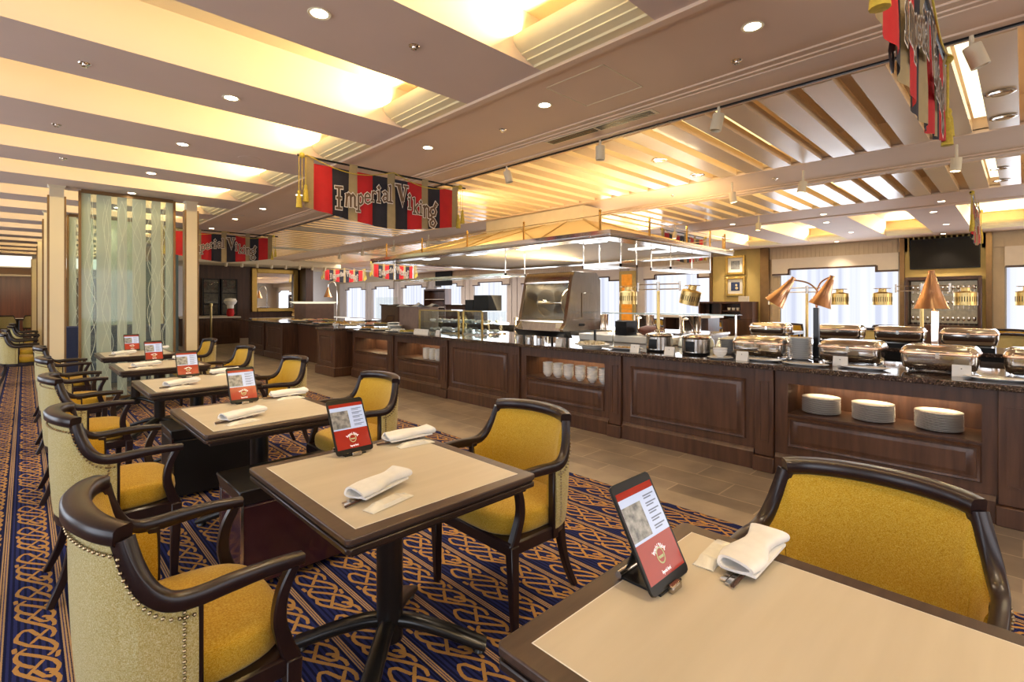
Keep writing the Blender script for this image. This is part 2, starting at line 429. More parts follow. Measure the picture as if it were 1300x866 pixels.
def area(name, loc, d, sx, sy, e, col):
    l = bpy.data.lights.new(name, 'AREA'); l.shape = 'RECTANGLE'; l.size = sx; l.size_y = sy; l.energy = e; l.color = col
    o = bpy.data.objects.new(name, l); C.objects.link(o); o.location = loc
    o.rotation_euler = Vector(d).to_track_quat('-Z', 'Y').to_euler(); return o
def struct(mb, name, mat, **k): return mb.build(name, mat, kind='structure', **k)

# ------------------------------------------------------------------ camera
cam = bpy.data.cameras.new('camera'); co = bpy.data.objects.new('camera', cam); C.objects.link(co)
co.location = (0, 0, 1.4); co.rotation_euler = (R(90), 0, -0.7729)
cam.sensor_width = 36; cam.lens = 36 * 634.2 / 1300; cam.shift_y = -50.0 / 1300; cam.clip_start = .05; cam.clip_end = 100
sc.camera = co
sc.view_settings.view_transform = 'Standard'; sc.view_settings.look = 'None'; sc.view_settings.exposure = 0.86; sc.view_settings.gamma = 1.0
sc.cycles.max_bounces = 7; sc.cycles.diffuse_bounces = 3; sc.cycles.glossy_bounces = 4; sc.cycles.transmission_bounces = 4
sc.cycles.transparent_max_bounces = 10; sc.cycles.caustics_reflective = False; sc.cycles.caustics_refractive = False
sc.cycles.sample_clamp_indirect = 4.0; sc.cycles.use_denoising = True
w = bpy.data.worlds.new('world'); sc.world = w; w.use_nodes = True
w.node_tree.nodes['Background'].inputs[0].default_value = (.9, .93, 1, 1); w.node_tree.nodes['Background'].inputs[1].default_value = .6

# ------------------------------------------------------------------ room shell
CZ = 2.96; Y0, Y1 = -4.0, 34.0
struct(MB().box(3.2, 15.9, Y0, Y1, -.1, 0), 'floor', 'tile')
struct(MB().box(-3.2, 3.2, Y0, Y1, -.1, 0), 'floor_carpet', 'carpet')
struct(MB().box(3.2, 3.42, Y0, Y1, -.05, .0015), 'trim_1', 'border')
struct(MB().box(11.2, 15.7, Y0, Y1, -.05, .004), 'floor_carpet_far', 'carpet')
struct(MB().box(-3.2, 15.9, Y0, 24.0, 3.30, 3.4), 'ceiling', 'cream')
BE = [(-4, -3.2), (-2.4, -1.7), (-.85, -.05), (.78, 1.43), (2.28, 3.07), (3.90, 4.56), (5.40, 6.27), (7.08, 7.72), (8.53, 9.36), (10.19, 10.81), (11.64, 12.40),
      (13.3, 13.93), (14.8, 15.55), (16.45, 17.1), (17.9, 18.7), (19.6, 20.2), (21.1, 21.8), (22.7, 24.0)]
for i, (a, b) in enumerate(BE):
    struct(MB().box(-3.2, 2.5, a, b, CZ, 3.31), 'ceiling_beam', 'beam')
    struct(MB().box(10.7, 14.75, a, b, CZ, 3.31), 'ceiling_beam', 'beam')
WY = (1.0, .80, .40)
for i in range(len(BE) - 1):
    a, b = BE[i][1], BE[i + 1][0]
    if b < -1.8: continue
    yc = (a + b) / 2
    for sx, x0 in ((1, 2.5), (-1, 10.70), (1, 14.70)):
        if sx == -1 and i % 2: continue
        pr = [(0, CZ + .001), (-.07, CZ + .001), (-.08, CZ + .012), (-.14, CZ + .022), (-.142, CZ + .030), (-.19, CZ + .045), (-.192, CZ + .053), (-.235, CZ + .075), (-.262, CZ + .105), (-.27, CZ + .14), (0, CZ + .14)]
        if sx == -1: pr = [(0, CZ + .001), (-.08, CZ + .001), (-.08, CZ + .04), (0, CZ + .15)]
        struct(MB().prism([(x0 + sx * p[0] * (1 if sx == 1 else 1), p[1]) for p in pr], 'y', a, b), 'cornice', 'cornice')
        if x0 < 3 or b < 9:
            e = (20 if x0 < 3 else 20) if sx == 1 else 12
            if x0 < 3 and yc > 9: e *= .8
            area('cove_light', (x0 - sx * .20, yc, CZ + .17), (-sx * 1, 0, .42), b - a - .06, .08, e, WY)
for i in range(len(BE) - 1):
    a, b = BE[i][1], BE[i + 1][0]
    if b < -1.8: continue
    area('cove_strip', (.55, a + .03, 3.20), (0, 1, .12), 3.3, .03, 7.5, (1, .76, .30))
    if b < 9: area('cove_strip', (12.6, a + .03, 3.20), (0, 1, .12), 3.6, .03, 10, (1, .70, .30))
# flat bands and their mouldings
struct(MB().box(2.5, 3.94, Y0, 24, CZ, 3.3), 'ceiling_band', 'ceil')
struct(MB().box(6.2, 7.4, Y0, 24, CZ, 3.3), 'ceiling_band', 'ceil')
struct(MB().box(9.3, 10.7, Y0, 24, CZ, 3.3), 'ceiling_band', 'ceil')
struct(MB().box(14.70, 15.9, Y0, 24, CZ, 3.3), 'ceiling_band', 'ceil')
mo = MB()
for a, b, d in ((2.5, 2.56, .02), (2.56, 2.60, .010), (3.44, 3.50, .012), (3.50, 3.54, .022), (3.54, 3.80, .030), (3.80, 3.94, .042), (3.985, 4.0, .01)):
    mo.box(a, b, Y0, 24, CZ - d, CZ + .01)
for a, b, d in ((6.2, 6.30, .03), (6.30, 6.36, .015), (7.2, 7.28, .015), (7.28, 7.4, .03), (9.3, 9.42, .03), (9.42, 9.5, .015), (10.5, 10.7, .015)):
    mo.box(a, b, Y0, 24, CZ - d, CZ + .01)
struct(mo, 'ceiling_moulding', 'ceil')
struct(MB().box(3.865, 3.885, Y0, 24, CZ - .0535, CZ - .0415), 'track_slot', 'black')
# louvred bays
for (a, b) in ((3.94, 6.2), (7.4, 9.3)):
    struct(MB().box(a, b, 1.95, 24, 3.22, 3.29), 'ceiling_light_panel', 'lum')
    struct(MB().box(a, b, Y0, 1.95, 3.20, 3.29), 'ceiling_bay', 'ceil')
    s = MB()
    k = -10
    while .927 + .3 * k < 24:
        y = .927 + .3 * k
        if y > Y0: s.box(a + .05, b - .04, y, y + .19, CZ - .03, CZ + .05)
        k += 1
    struct(s, 'ceiling_slats', 'slat')
    g = MB()
    for k in (-8, -6, -4, -2): g.box(a + .05, b - .05, .817 + .3 * k + .01, .817 + .3 * k + .10, CZ + .10, CZ + .11)
    struct(g, 'ceiling_light_strip', emat('strip_glow', (1, .85, .50), 1.6))
for y in (10.4, 14.6, 18.8):      # cross bands dividing the bays further back
    struct(MB().box(3.94, 6.2, y, y + .45, CZ - .032, 3.2), 'ceiling_cross_band', 'cream')
    struct(MB().box(7.4, 9.3, y, y + .45, CZ - .032, 3.2), 'ceiling_cross_band', 'cream')
# walls
struct(MB().box(-3.4, -3.2, Y0, Y1, 0, 3.4), 'wall_left', 'wallc')
struct(MB().box(-3.4, 16, Y0 - .2, Y0, 0, 3.4), 'wall_front', 'wallc')
struct(MB().box(15.8, 16.0, Y0, Y1, 0, 3.4), 'wall_right', 'wallc')
struct(MB().box(-3.4, 4.55, Y1 - 1, Y1 - .9, 0, 2.63), 'wall_back', 'woodwarm')
struct(MB().box(-3.4, 16, Y1, Y1 + .2, 0, 3.6), 'wall_far', 'wallw')
struct(MB().box(-3.2, 16, 24.0, Y1, 3.45, 3.5), 'ceiling_far', 'cream')
struct(MB().box(-3.2, 4.5, 25.5, 26, 2.70, 3.44), 'ceiling_lit_cove', 'lumwhite')
struct(MB().box(-3.2, 4.5, 26, Y1, 2.66, 2.72), 'ceiling_soffit', 'cream')
struct(MB().box(-3.2, 3.0, Y1 - 1.3, Y1 - 1.0, 2.58, 2.66), 'trim_2', 'cream')
# left-hand windows (behind the camera's edge of view) light the chair backs
for i, y in enumerate((-2.4, 1.4, 5.2, 9.0, 12.8)):
    struct(MB().box(-3.2, -3.16, y, y + 2.2, .4, 2.6), f'window_{i+20}', 'sheer')
    area('window_daylight', (-3.1, y + 1.1, 1.5), (1, 0, 0), 2.2, 2.1, 34, (.80, .88, 1))
area('window_daylight', (1.0, -3.8, 1.6), (0, 1, 0), 3.5, 1.8, 34, (.9, .92, 1))  # this lamp and the next are added to lift shadows, no windows there
area('window_daylight', (7.0, -3.8, 1.6), (0, 1, 0), 5, 1.8, 60, (1, .92, .82))

area('far_lobby_light', (-.5, 30.5, 2.64), (0, .25, -1), 3.0, 3.0, 120, (1, .78, .5))  # added lamp without fixture, warms the far wood wall
area('far_room_light', (9.5, 27.5, 3.3), (.3, -.1, -1), 6.0, 5.0, 260, (.95, .93, 1))  # this and the next are added lamps that brighten the distant walls
area('far_room_light', (11, 18, 2.9), (0, 0, -1), 4.0, 6.0, 190, (1, .88, .72))
# far dark wood wall with mirror and wine cabinets
struct(MB().box(4.55, 8.4, 21, 21.3, 0, 2.75), 'wall_dark_wood', 'wooddark')
struct(MB().box(8.1, 8.4, 20.2, 21, 0, 2.75), 'wall_dark_wood', 'wooddark')
struct(MB().box(3.6, 9.2, 19.4, 21.3, 2.75, 2.96), 'ceiling_soffit', 'cream')
t = thing('wall_mirror', 'large mirror in a wide gilt frame on the dark wood wall', 'mirror', (0, 20.9, 0))
mf = MB()
for a in ((6.3, 6.5, 0, .1, 1.0, 2.7), (7.9, 8.08, 0, .1, 1.0, 2.7), (6.5, 7.9, 0, .1, 2.52, 2.7), (6.5, 7.9, 0, .1, 1.0, 1.15)): mf.box(*a)
mf.build('gilt_frame', 'gold', t, bevel=.02)
MB().box(6.5, 7.9, .04, .08, 1.15, 2.52).build('mirror_glass', 'mirror', t)
for k, x in enumerate((4.62, 5.22)):
    t = thing('wine_cabinet', ('left' if k == 0 else 'right') + ' of two glass fronted wine cabinets in the dark wood wall', 'cabinet', (x, 20.8, 0), group='wine cabinets')
    MB().box(0, .55, .05, .2, .9, 2.25).build('cabinet_interior', pmat('cabinet_inside', (.12, .09, .06), .5, scale=12, col2=(.03, .02, .015)), t)
    fr = MB()
    for a in ((0, .04), (.51, .55)): fr.box(a[0], a[1], 0, .05, .9, 2.25)
    for z in (.9, 1.3, 1.7, 2.21): fr.box(.04, .51, 0, .05, z, z + .03)
    fr.build('cabinet_frame', 'black', t)
    MB().box(.04, .51, .02, .03, .93, 2.22).build('door_glass', 'glass', t)

# ------------------------------------------------------------------ window wall (x = 15.8)
WIN = [(-2.4, .27), (2.20, 5.07), (6.90, 9.27), (10.3, 12.6), (13.3, 15.3), (16.1, 18.6), (19.4, 21.7), (22.5, 25.0), (25.9, 28.4), (29.3, 32)]
XW = 15.62
for i, (a, b) in enumerate(WIN):
    mb = MB(); n = int((b - a) / .05); vs = []; fs = []
    for k in range(n + 1):
        y = a + (b - a) * k / n; dx = .02 * math.sin(k * 1.9) + .012 * math.sin(k * .7)
        vs += [(XW + dx, y, .35), (XW + dx, y, 2.42)]
    for k in range(n): fs.append((2 * k, 2 * k + 2, 2 * k + 3, 2 * k + 1))
    mb.add(vs, fs, True); struct(mb, f'window_{i+1}', 'sheer')
    area('window_daylight', (XW - .12, (a + b) / 2, 1.4), (-1, 0, 0), b - a, 1.9, 38, (.86, .91, 1))
    # pelmet with stepped dark edge
    st = .42
    pm = MB()
    pm.prism([(a - .03, 2.62), (a - .03, 2.18), (a + st, 2.18), (a + st, 2.32), (b - st, 2.32), (b - st, 2.18), (b + .03, 2.18), (b + .03, 2.62)], 'x', XW - .14, XW - .06)
    struct(pm, 'window_pelmet', 'walltop')
    ed = MB()
    for (p, q, z) in ((a - .02, a + st, 2.15), (a + st, b - st, 2.29), (b - st, b + .02, 2.15)): ed.box(XW - .15, XW - .05, p, q, z, z + .045)
    ed.box(XW - .15, XW - .05, a + st - .03, a + st + .03, 2.15, 2.32); ed.box(XW - .15, XW - .05, b - st - .03, b - st + .03, 2.15, 2.32)
    struct(ed, 'pelmet_trim', 'wooddark')
    struct(MB().box(XW - .06, 15.8, a - .1, b + .1, 0, .35), 'window_sill', 'wallw')
    nx = WIN[i + 1][0] if i + 1 < len(WIN) else b + 1
    # fluted or panelled pier between windows
    if i not in (0, 1):
        fl = MB(); y = b + .02
        while y < nx - .03:
            fl.box(XW - .05, 15.8, y, y + .30, 0, 2.62); y += .34
        struct(fl, 'wall_pier', 'wallw')
# fluted fascia
fa = MB(); y = Y0
while y < 24: fa.box(XW - .10, 15.8, y, y + .07, 2.62, 2.96); y += .10
fa.box(XW - .085, 15.8, Y0, 24, 2.62, 2.96); struct(fa, 'wall_fascia', 'wallc')
fl = MB()
for (a, b) in ((.30, .50), (2.12, 2.18), (5.09, 5.17), (4.9, 5.0)):
    y = a
    while y < b: fl.box(XW - .06, 15.8, y, y + .045, 0, 2.62); y += .07
for (a, b) in ((4.62, 5.17),):
    pass
fl.box(XW - .045, 15.8, .3, .5, 0, 2.62); fl.box(XW - .045, 15.8, 4.9, 5.17, 0, 2.62); struct(fl, 'wall_fluting', 'wallc')
struct(MB().box(15.50, 15.8, 5.40, 6.84, 0, 2.96), 'wall_alcove', 'wally')
struct(MB().box(15.52, 15.8, .56, 2.08, 0, 2.96), 'wall_alcove', 'wally')
for a, b in ((6.84, 6.92), (5.17, 5.40), (.50, .60), (2.05, 2.14)):
    struct(MB().box(15.42, 15.8, a, b, 0, 2.96), 'wall_bronze_strip', 'bronze')
# amber triangle decorated screens between far windows
for (ya, yb) in ((9.75, 10.0), (10.02, 10.25)):
    pass
t = thing('decorative_screen', 'tall amber screen with faceted triangle pattern between windows', 'screen', (15.45, 9.95, 0))
MB().box(0, .1, -.32, .32, 0, 2.5).build('screen_frame', 'wally', t)
tr = MB()
for k in range(5):
    z = .3 + k * .42
    tr.add([(0, -.22, z), (0, .22, z), (-.05, 0, z + .38), (0, -.22, z + .4), (0, .22, z + .4)], [(0, 1, 2), (0, 2, 3), (1, 4, 2), (3, 2, 4)])
tr.build('faceted_panel', 'amber', t)

# pictures
for (z, lab, mt) in ((2.51, 'upper gilt framed picture with a dark flower study on the gold wall', 'scphoto'), (1.86, 'lower gilt framed picture with yellow flowers on dark blue', 'blue')):
    t = thing('framed_picture', lab, 'picture', (15.46, 6.13, z))
    f = MB()
    for a in ((-.04, .03, -.29, -.22, -.29, .29), (-.04, .03, .22, .29, -.29, .29), (-.04, .03, -.22, .22, .22, .29), (-.04, .03, -.22, .22, -.29, -.22)): f.box(*a)
    f.build('gilt_frame', 'gold', t, bevel=.01)
    MB().box(0, .02, -.22, .22, -.22, .22).build('mat_board', 'paper', t)
    MB().box(-.004, 0, -.13, .13, -.13, .13).build('painting', mt, t)
    if mt == 'blue':
        fb = MB(); fb.sphere((-.006, -.03, .04), .035, 8, .1); fb.sphere((-.006, -.04, -.05), .045, 8, .1); fb.build('yellow_flowers', 'food1', t)
# television and drinks cabinet in the alcove
t = thing('television', 'wide black flat television above the drinks cabinet', 'television', (15.49, 1.32, 2.54))
MB().box(-.03, .03, -.63, .63, -.36, .36).build('casing', 'black', t, bevel=.006)
MB().box(-.034, -.03, -.61, .61, -.335, .34).build('screen', 'tv', t)
def shelf_cabinet(y0, y1, z1, lab, nshelf=3, x=15.1):
    t = thing('glassware_cabinet', lab, 'cabinet', (x, y0, 0)); w = y1 - y0
    b = MB(); b.box(0, .4, 0, .06, 0, z1); b.box(0, .4, w - .06, w, 0, z1); b.box(0, .4, .06, w - .06, z1 - .08, z1); b.box(0, .4, .06, w - .06, 0, .85); b.box(.36, .4, .06, w - .06, .85, z1 - .08)
    b.build('carcass', 'wooddark', t, bevel=.006)
    hs = (z1 - .08 - .85) / nshelf
    for k in range(1, nshelf):
        MB().box(.03, .36, .06, w - .06, .85 + hs * k, .85 + hs * k + .02).build('shelf', 'glass', t)
    MB().box(.33, .345, .08, w - .08, .9, z1 - .1).build('lit_back_panel', pmat('lit_back', (.40, .32, .22), .3, scale=14, col2=(.25, .2, .15), emit=(1, .8, .5), estr=.08), t)
    return hs
hs = shelf_cabinet(.66, 2.0, 1.98, 'tall dark cabinet with rows of glassware under the television')
def wine_glass_mb(h=.2, r=.035):
    return MB().lathe([(r * .9, 0), (r * .8, .004), (.004, .012), (.004, h * .5), (r * .8, h * .6), (r, h * .75), (r * .85, h)], seg=10, cap=False)
wg = wine_glass_mb().build('wine_glass', 'chrome'); tag(wg, 'small stemmed glass on the shelves under the television', 'glass', 'glassware in the drinks cabinet')
wg.location = (15.25, .78, .852)
for k in range(3):
    for j in range(13):
        if k == 0 and j == 0: continue
        g = wg.copy(); C.objects.link(g); g.location = (15.25, .78 + j * .09, .852 + (hs * k + .02 if k else 0))
t = thing('glassware_cabinet', 'dark cabinet with glass shelves far behind the display cases', 'cabinet', (15.1, 20.3, 0))
b = MB(); b.box(0, .4, 0, .06, 0, 2.05); b.box(0, .4, 1.8, 1.86, 0, 2.05); b.box(0, .4, .06, 1.8, 1.97, 2.05); b.box(0, .4, .06, 1.8, 0, .7); b.box(.36, .4, .06, 1.8, .7, 1.97); b.build('carcass', 'wooddark', t)
for z in (1.1, 1.5): MB().box(.03, .36, .06, 1.8, z, z + .03).build('shelf', 'marble', t)
t = thing('television', 'black television on the far wall behind the glass hood', 'television', (15.46, 20.9, 2.6))
MB().box(-.03, .03, -.7, .7, -.38, .38).build('casing', 'tv', t, bevel=.006)
# side station by the gold wall
t = thing('side_cabinet', 'dark low side cabinet with cups under the two pictures', 'cabinet', (15.0, 5.46, 0))
b = MB(); b.box(0, .45, 0, 1.62, 0, .88); b.box(0, .45, 0, .35, .88, 1.40); b.box(0, .45, 1.57, 1.62, .88, 1.40); b.box(0, .45, .35, 1.57, 1.34, 1.40); b.box(.42, .45, .35, 1.57, .88, 1.34); b.box(0, .42, .9, .93, .88, 1.34)
b.build('carcass', 'wooddark', t, bevel=.006)
for j in range(3):
    c = MB().lathe([(.03, 0), (.045, .03), (.05, .08), (.045, .08), (.03, .02)], seg=12).build('coffee_cup', 'white'); c.location = (15.12, 5.92 + j * .13, 1.14)
    tag(c, 'white cup on the upper shelf of the side cabinet', 'cup', 'cups in the side cabinet')
MB().box(.02, .4, .36, .88, 1.11, 1.14).build('cup_shelf', 'wooddark', t)
sg = MB().box(15.1, 15.12, 5.6, 5.9, 1.40, 1.56).build('menu_sign', 'paper', bevel=.002); tag(sg, 'small white card propped on the side cabinet', 'sign')

# ------------------------------------------------------------------ pillars and etched glass screens
def pillar(x, y, w=.145, d=.145, top=CZ):
    b = MB().box(x, x + w, y, y + d, 0, top); struct(b, 'pillar', 'cream')
    s = MB(); s.box(x - .022, x, y, y + d, 0, top - .14); s.box(x + w, x + w + .022, y, y + d, 0, top - .14); struct(s, 'pillar_strip', 'bronze')
    struct(MB().frustum((x - .005, x + w + .005, y - .005, y + d + .005, top - .03), (x - .02, x + w + .02, y - .02, y + d + .02, top)), 'pillar_capital', 'cream')
for (x, y) in ((.235, 9.05), (1.79, 9.05), (.235, 11.75), (1.79, 11.75), (.17, 23.2), (1.79, 14.7), (.235, 17.6)): pillar(x, y)
def glass_screen(x0, x1, y, lab):
    t = thing('etched_glass_screen', lab, 'screen', (x0, y, 0)); w = x1 - x0
    MB().box(-.03, 0, -.03, .03, 0, CZ - .02).build('frame_post', 'bronze', t)
    MB().box(w, w + .03, -.03, .03, 0, CZ - .02).build('frame_post', 'bronze', t)
    MB().box(0, w, -.02, .02, CZ - .05, CZ - .001).build('top_rail', 'bronze', t)
    MB().box(0, w, -.02, .02, 0, .04).build('bottom_rail', 'bronze', t)
    MB().box(0, w, -.006, .006, .04, CZ - .05).build('glass_panel', 'etched', t)
    ln = MB()
    for k in range(6):
        xc = w * (.09 + .165 * k)
        for ph, am in ((0, .04), (PI, .04), (1.3 + k, .06)):
            pts = []
            for j in range(90):
                z = .06 + j * (CZ - .16) / 89
                xx = xc + am * math.sin(z * (5.2 + .35 * k) + ph + k) * (1 + .4 * math.sin(z * 1.7 + k))
                xx = max(.012, min(w - .012, xx)); pts.append((xx, -.008, z))
            vs = []; fs = []
            for p in pts: vs += [(p[0] - .0022, p[1], p[2]), (p[0] + .0022, p[1], p[2])]
            for j in range(89): fs.append((2 * j, 2 * j + 1, 2 * j + 3, 2 * j + 2))
            ln.add(vs, fs)
    ln.build('etched_curves', 'etchline', t)
glass_screen(.56, 1.63, 9.13, 'tall glass screen etched with wavy lines behind the last table')
glass_screen(.56, 1.63, 11.83, 'second etched glass screen further back, seen past the first')
# dark banquette between screens
for k, (x, y, l) in enumerate(((.42, 10.3, 'dark low bench back between the two etched glass screens'),)):
    t = thing('banquette', l, 'bench', (x, y, 0))
    MB().box(0, 1.5, 0, .45, .08, .42).build('seat', 'navyf', t, bevel=.02)
    MB().box(0, 1.5, .45, .6, .08, 1.0).build('backrest', 'navyf', t, bevel=.02)
    MB().box(.03, 1.47, .03, .57, 0, .08).build('plinth', 'wooddark', t)
struct(MB().box(2.6, 2.7, 14.5, 20.0, 0, 2.6), 'wall_partition', 'teal')

# ------------------------------------------------------------------ armchair
def make_chair():
    t = thing('armchair', 'x', 'chair')
    side = [(.288, .285, .652), (.20, .288, .657), (.10, .290, .655), (.02, .290, .650), (-.03, .287, .656), (-.065, .279, .678), (-.092, .268, .716), (-.112, .254, .768), (-.126, .240, .826)]
    rail = crom(side, 5)
    crest = crom([(-.126, .244, .838), (-.160, .19, .844), (-.188, .10, .848), (-.198, 0, .849), (-.188, -.10, .848), (-.160, -.19, .844), (-.126, -.244, .838)], 5)
    for s in (1, -1):
        P = [(p[0], p[1] * s, p[2]) for p in rail]; n = len(P)
        H = [.030 + .010 * min(1, i / 10) for i in range(n)]
        W = [.034 + .006 * min(1, i / n) for i in range(n)]
        # steep part needs 'up' outward: sweep with radial up
        MB().sweep(P, W, H, .2).build('arm', 'frame', t, ang=50)
        # curved arm support running into the front leg
        sp = crom([(.262, .283 * s, .640), (.232, .281 * s, .575), (.222, .279 * s, .50), (.238, .275 * s, .43), (.262, .270 * s, .36)], 5)
        MB().sweep(sp, .034, [.026, .03, .034, .038, .045] and [.028 + .018 * i / (len(sp) - 1) for i in range(len(sp))], .3, (1, 0, 0)).build('arm_support', 'frame', t)
        MB().frustum((.236, .268, (.262 if s > 0 else -.29), (.29 if s > 0 else -.262), 0), (.240, .286, (.248 if s > 0 else -.293), (.293 if s > 0 else -.248), .37)).build('leg', 'frame', t, bevel=.004)
        rl = crom([(-.125, .200 * s, .37), (-.135, .203 * s, .25), (-.165, .210 * s, .12), (-.215, .222 * s, 0)], 4)
        MB().sweep(rl, [.042 - .014 * i / (len(rl) - 1) for i in range(len(rl))], [.044 - .016 * i / (len(rl) - 1) for i in range(len(rl))], .25, (1, 0, 0)).build('leg', 'frame', t)
        MB().box(-.005, .032, min(.268 * s, .302 * s), max(.268 * s, .302 * s), .33, .645).build('side_post', 'frame', t, bevel=.004)
    nc = len(crest)
    MB().sweep(crest, [.052 + .014 * math.sin(PI * i / (nc - 1)) for i in range(nc)], .046, .35).build('crest_rail', 'frame', t, ang=50)
    # seat rail (apron)
    out = [(.285, .285), (.285, -.285), (.03, -.296), (-.08, -.262), (-.145, -.20), (-.185, -.10), (-.195, 0), (-.185, .10), (-.145, .20), (-.08, .262), (.03, .296)]
    MB().prism(out, 'z', .325, .385).build('seat_rail', 'frame', t, bevel=.008)
    # seat cushion
    mb = MB(); rings = []; NS = 40
    def plan(a, k):
        c, s_ = math.cos(a), math.sin(a); e = 2 / 3.6
        x = math.copysign(abs(c) ** e, c); y = math.copysign(abs(s_) ** e, s_)
        hx = .285 if x > 0 else .175
        yy = y * .262 * (1 - .16 * max(0, -x)); return (x * hx * k + .0, yy * k)
    lev = [(.985, .384), (1.01, .395), (1.022, .425), (1.012, .452), (.985, .466), (.94, .474), (.82, .482), (.6, .489), (.3, .493), (.02, .494)]
    vs = []; fs = []
    for k, z in lev:
        for i in range(NS):
            x, y = plan(2 * PI * i / NS, k); vs.append((x, y, z))
    for l in range(len(lev) - 1):
        for i in range(NS): fs.append((l * NS + i, l * NS + (i + 1) % NS, (l + 1) * NS + (i + 1) % NS, (l + 1) * NS + i))
    fs.append(tuple(range(NS))[::-1]); fs.append(tuple((len(lev) - 1) * NS + i for i in range(NS)))
    mb.add(vs, fs, True); mb.build('seat', 'fabric', t, ang=60)
    # barrel back shell
    full = [Vector(p) for p in crom(side[3:], 5)] + [Vector((p[0] + .0, p[1], p[2] - .01)) for p in crest[1:-1]] + [Vector((p[0], -p[1], p[2])) for p in crom(side[3:], 5)][::-1]
    N = len(full); nr = []
    for i in range(N):
        a, b = full[max(i - 1, 0)], full[min(i + 1, N - 1)]; d = Vector((b.x - a.x, b.y - a.y, 0))
        if d.length < 1e-6: d = Vector((0, 1, 0))
        d.normalize(); nr.append(Vector((-d.y, d.x, 0)) * -1)
    for i in range(N):
        # outward = away from seat centre
        c = Vector((full[i].x - .05, full[i].y, 0)).normalized()
        if nr[i].dot(c) < 0: nr[i] = -nr[i]
    def shell(name, mat, o0, o1, bulge, ztop, zbot):
        H = 10; vs = []; fs = []
        for side_ in (0, 1):
            for i in range(N):
                for h in range(H + 1):
                    q = h / H; z = zbot + (full[i].z - ztop - zbot) * q
                    taper = (1 - q) ** 1.3
                    base = Vector((full[i].x * (1 - .02 * taper) + (.012 * taper if full[i].x < -.1 else 0), full[i].y * (1 - .085 * taper * min(1, max(0, -full[i].x * 8))), 0))
                    off = (o0 if side_ == 0 else o1 + bulge * math.sin(PI * min(1, max(0, q))) ** .6)
                    p = base + nr[i] * off; vs.append((p.x, p.y, z))
        K = N * (H + 1)
        for i in range(N - 1):
            for h in range(H):
                a = i * (H + 1) + h; fs.append((a, a + 1, a + H + 2, a + H + 1)); fs.append((K + a, K + a + H + 1, K + a + H + 2, K + a + 1))
            a = i * (H + 1); fs.append((a, a + H + 1, K + a + H + 1, K + a)); a += H; fs.append((a, K + a, K + a + H + 1, a + H + 1))
        for i in (0, N - 1):
            for h in range(H): a = i * (H + 1) + h; fs.append((a, a + 1, K + a + 1, K + a))
        m = MB().add(vs, fs, True); return m.build(name, mat, t, ang=55)
    shell('backrest', 'fabric', .0, -.018, -.022, .016, .40)
    shell('outer_back', 'fabricout', .001, .014, .006, .016, .375)
    # nailheads along the outer shell edge
    nh = MB(); acc = 0; last = None
    ft = crom(full, 3)
    for i, p in enumerate(ft):
        if last is not None: acc += (p - last).length
        last = p
        if acc > .0145:
            acc = 0; j = min(N - 1, int(i / 3)); q = p + nr[j] * .021; nh.sphere((q.x, q.y, p.z - .034), .0050, 6)
    for s in (1, -1):
        for k in range(18): nh.sphere((-.012, .308 * s, .40 + k * .0135), .0050, 6)
    nh.build('nailhead_trim', 'nail', t)
    return t
CH = make_chair()
first = [True]
def chair(x, y, rz, label, group=None):
    if first[0]:
        first[0] = False; CH.location = (x, y, 0); CH.rotation_euler.z = rz; CH['label'] = label
        if group: CH['group'] = group
        return CH
    return dup(CH, (x, y, 0), rz, label, group)

# ------------------------------------------------------------------ tables
TY = [.30, 1.78, 3.34, 4.93, 6.57, 8.20]
def make_table():
    t = thing('dining_table', 'x', 'table')
    hx, hy = .395, .437
    def rr(x, y, c=.012): return [(-x + c, -y), (x - c, -y), (x, -y + c), (x, y - c), (x - c, y), (-x + c, y), (-x, y - c), (-x, -y + c)]
    o = MB().prism(rr(hx, hy), 'z', .700, .720).build('table_edge', 'tframe', t, bevel=.004, seg=2)
    MB().prism(rr(hx - .006, hy - .006), 'z', .690, .700).prism(rr(hx - .001, hy - .001), 'z', .672, .690).build('edge_moulding', 'tframeedge', t, bevel=.003)
    MB().box(-hx + .03, hx - .03, -hy + .03, hy - .03, .652, .672).build('underframe', 'tframeedge', t)
    MB().box(-hx + .055, hx - .055, -hy + .055, hy - .055, .7195, .7208).build('laminate_top', 'lam', t)
    MB().box(-hx + .052, hx - .052, -hy + .052, hy - .052, .7194, .7203).build('inlay_line', 'paper', t)
    MB().prism([(math.cos(a) * .052, math.sin(a) * .052) for a in [2 * PI * k / 16 for k in range(16)]], 'z', .05, .652).build('column', 'iron', t, bevel=.002)
    MB().box(-.16, .16, -.16, .16, .645, .653).build('top_plate', 'iron', t)
    for k in range(4):
        a = R(45 + 90 * k); c, s = math.cos(a), math.sin(a)
        pts = crom([(c * .02, s * .02, .125), (c * .10, s * .10, .118), (c * .22, s * .22, .085), (c * .33, s * .33, .045), (c * .385, s * .385, .028)], 4)
        n = len(pts)
        MB().sweep(pts, [.060 + .012 * i / n for i in range(n)], [.05 - .026 * i / n for i in range(n)], .5).build('base_arm', 'iron', t, ang=60)
        MB().lathe([(.022, 0), (.026, .006), (.02, .02)], (c * .36, s * .36, 0), 12).build('foot_pad', 'iron', t)
    return t
tb = make_table()
POSN = ['nearest, cut off by the lower right of the frame', 'second nearest, with its whole near side in view', 'third from the camera', 'fourth from the camera', 'fifth from the camera', 'farthest, directly before the etched glass screen']
ORD = ['first', 'second', 'third', 'fourth', 'fifth', 'sixth']
for i, y in enumerate(TY):
    o = tb if i == 0 else dup(tb)
    o.location = (1.05 if i else 1.065, y, 0); o['label'] = 'beige topped dark edged dining table, ' + POSN[i]; o['group'] = 'dining tables in a row'
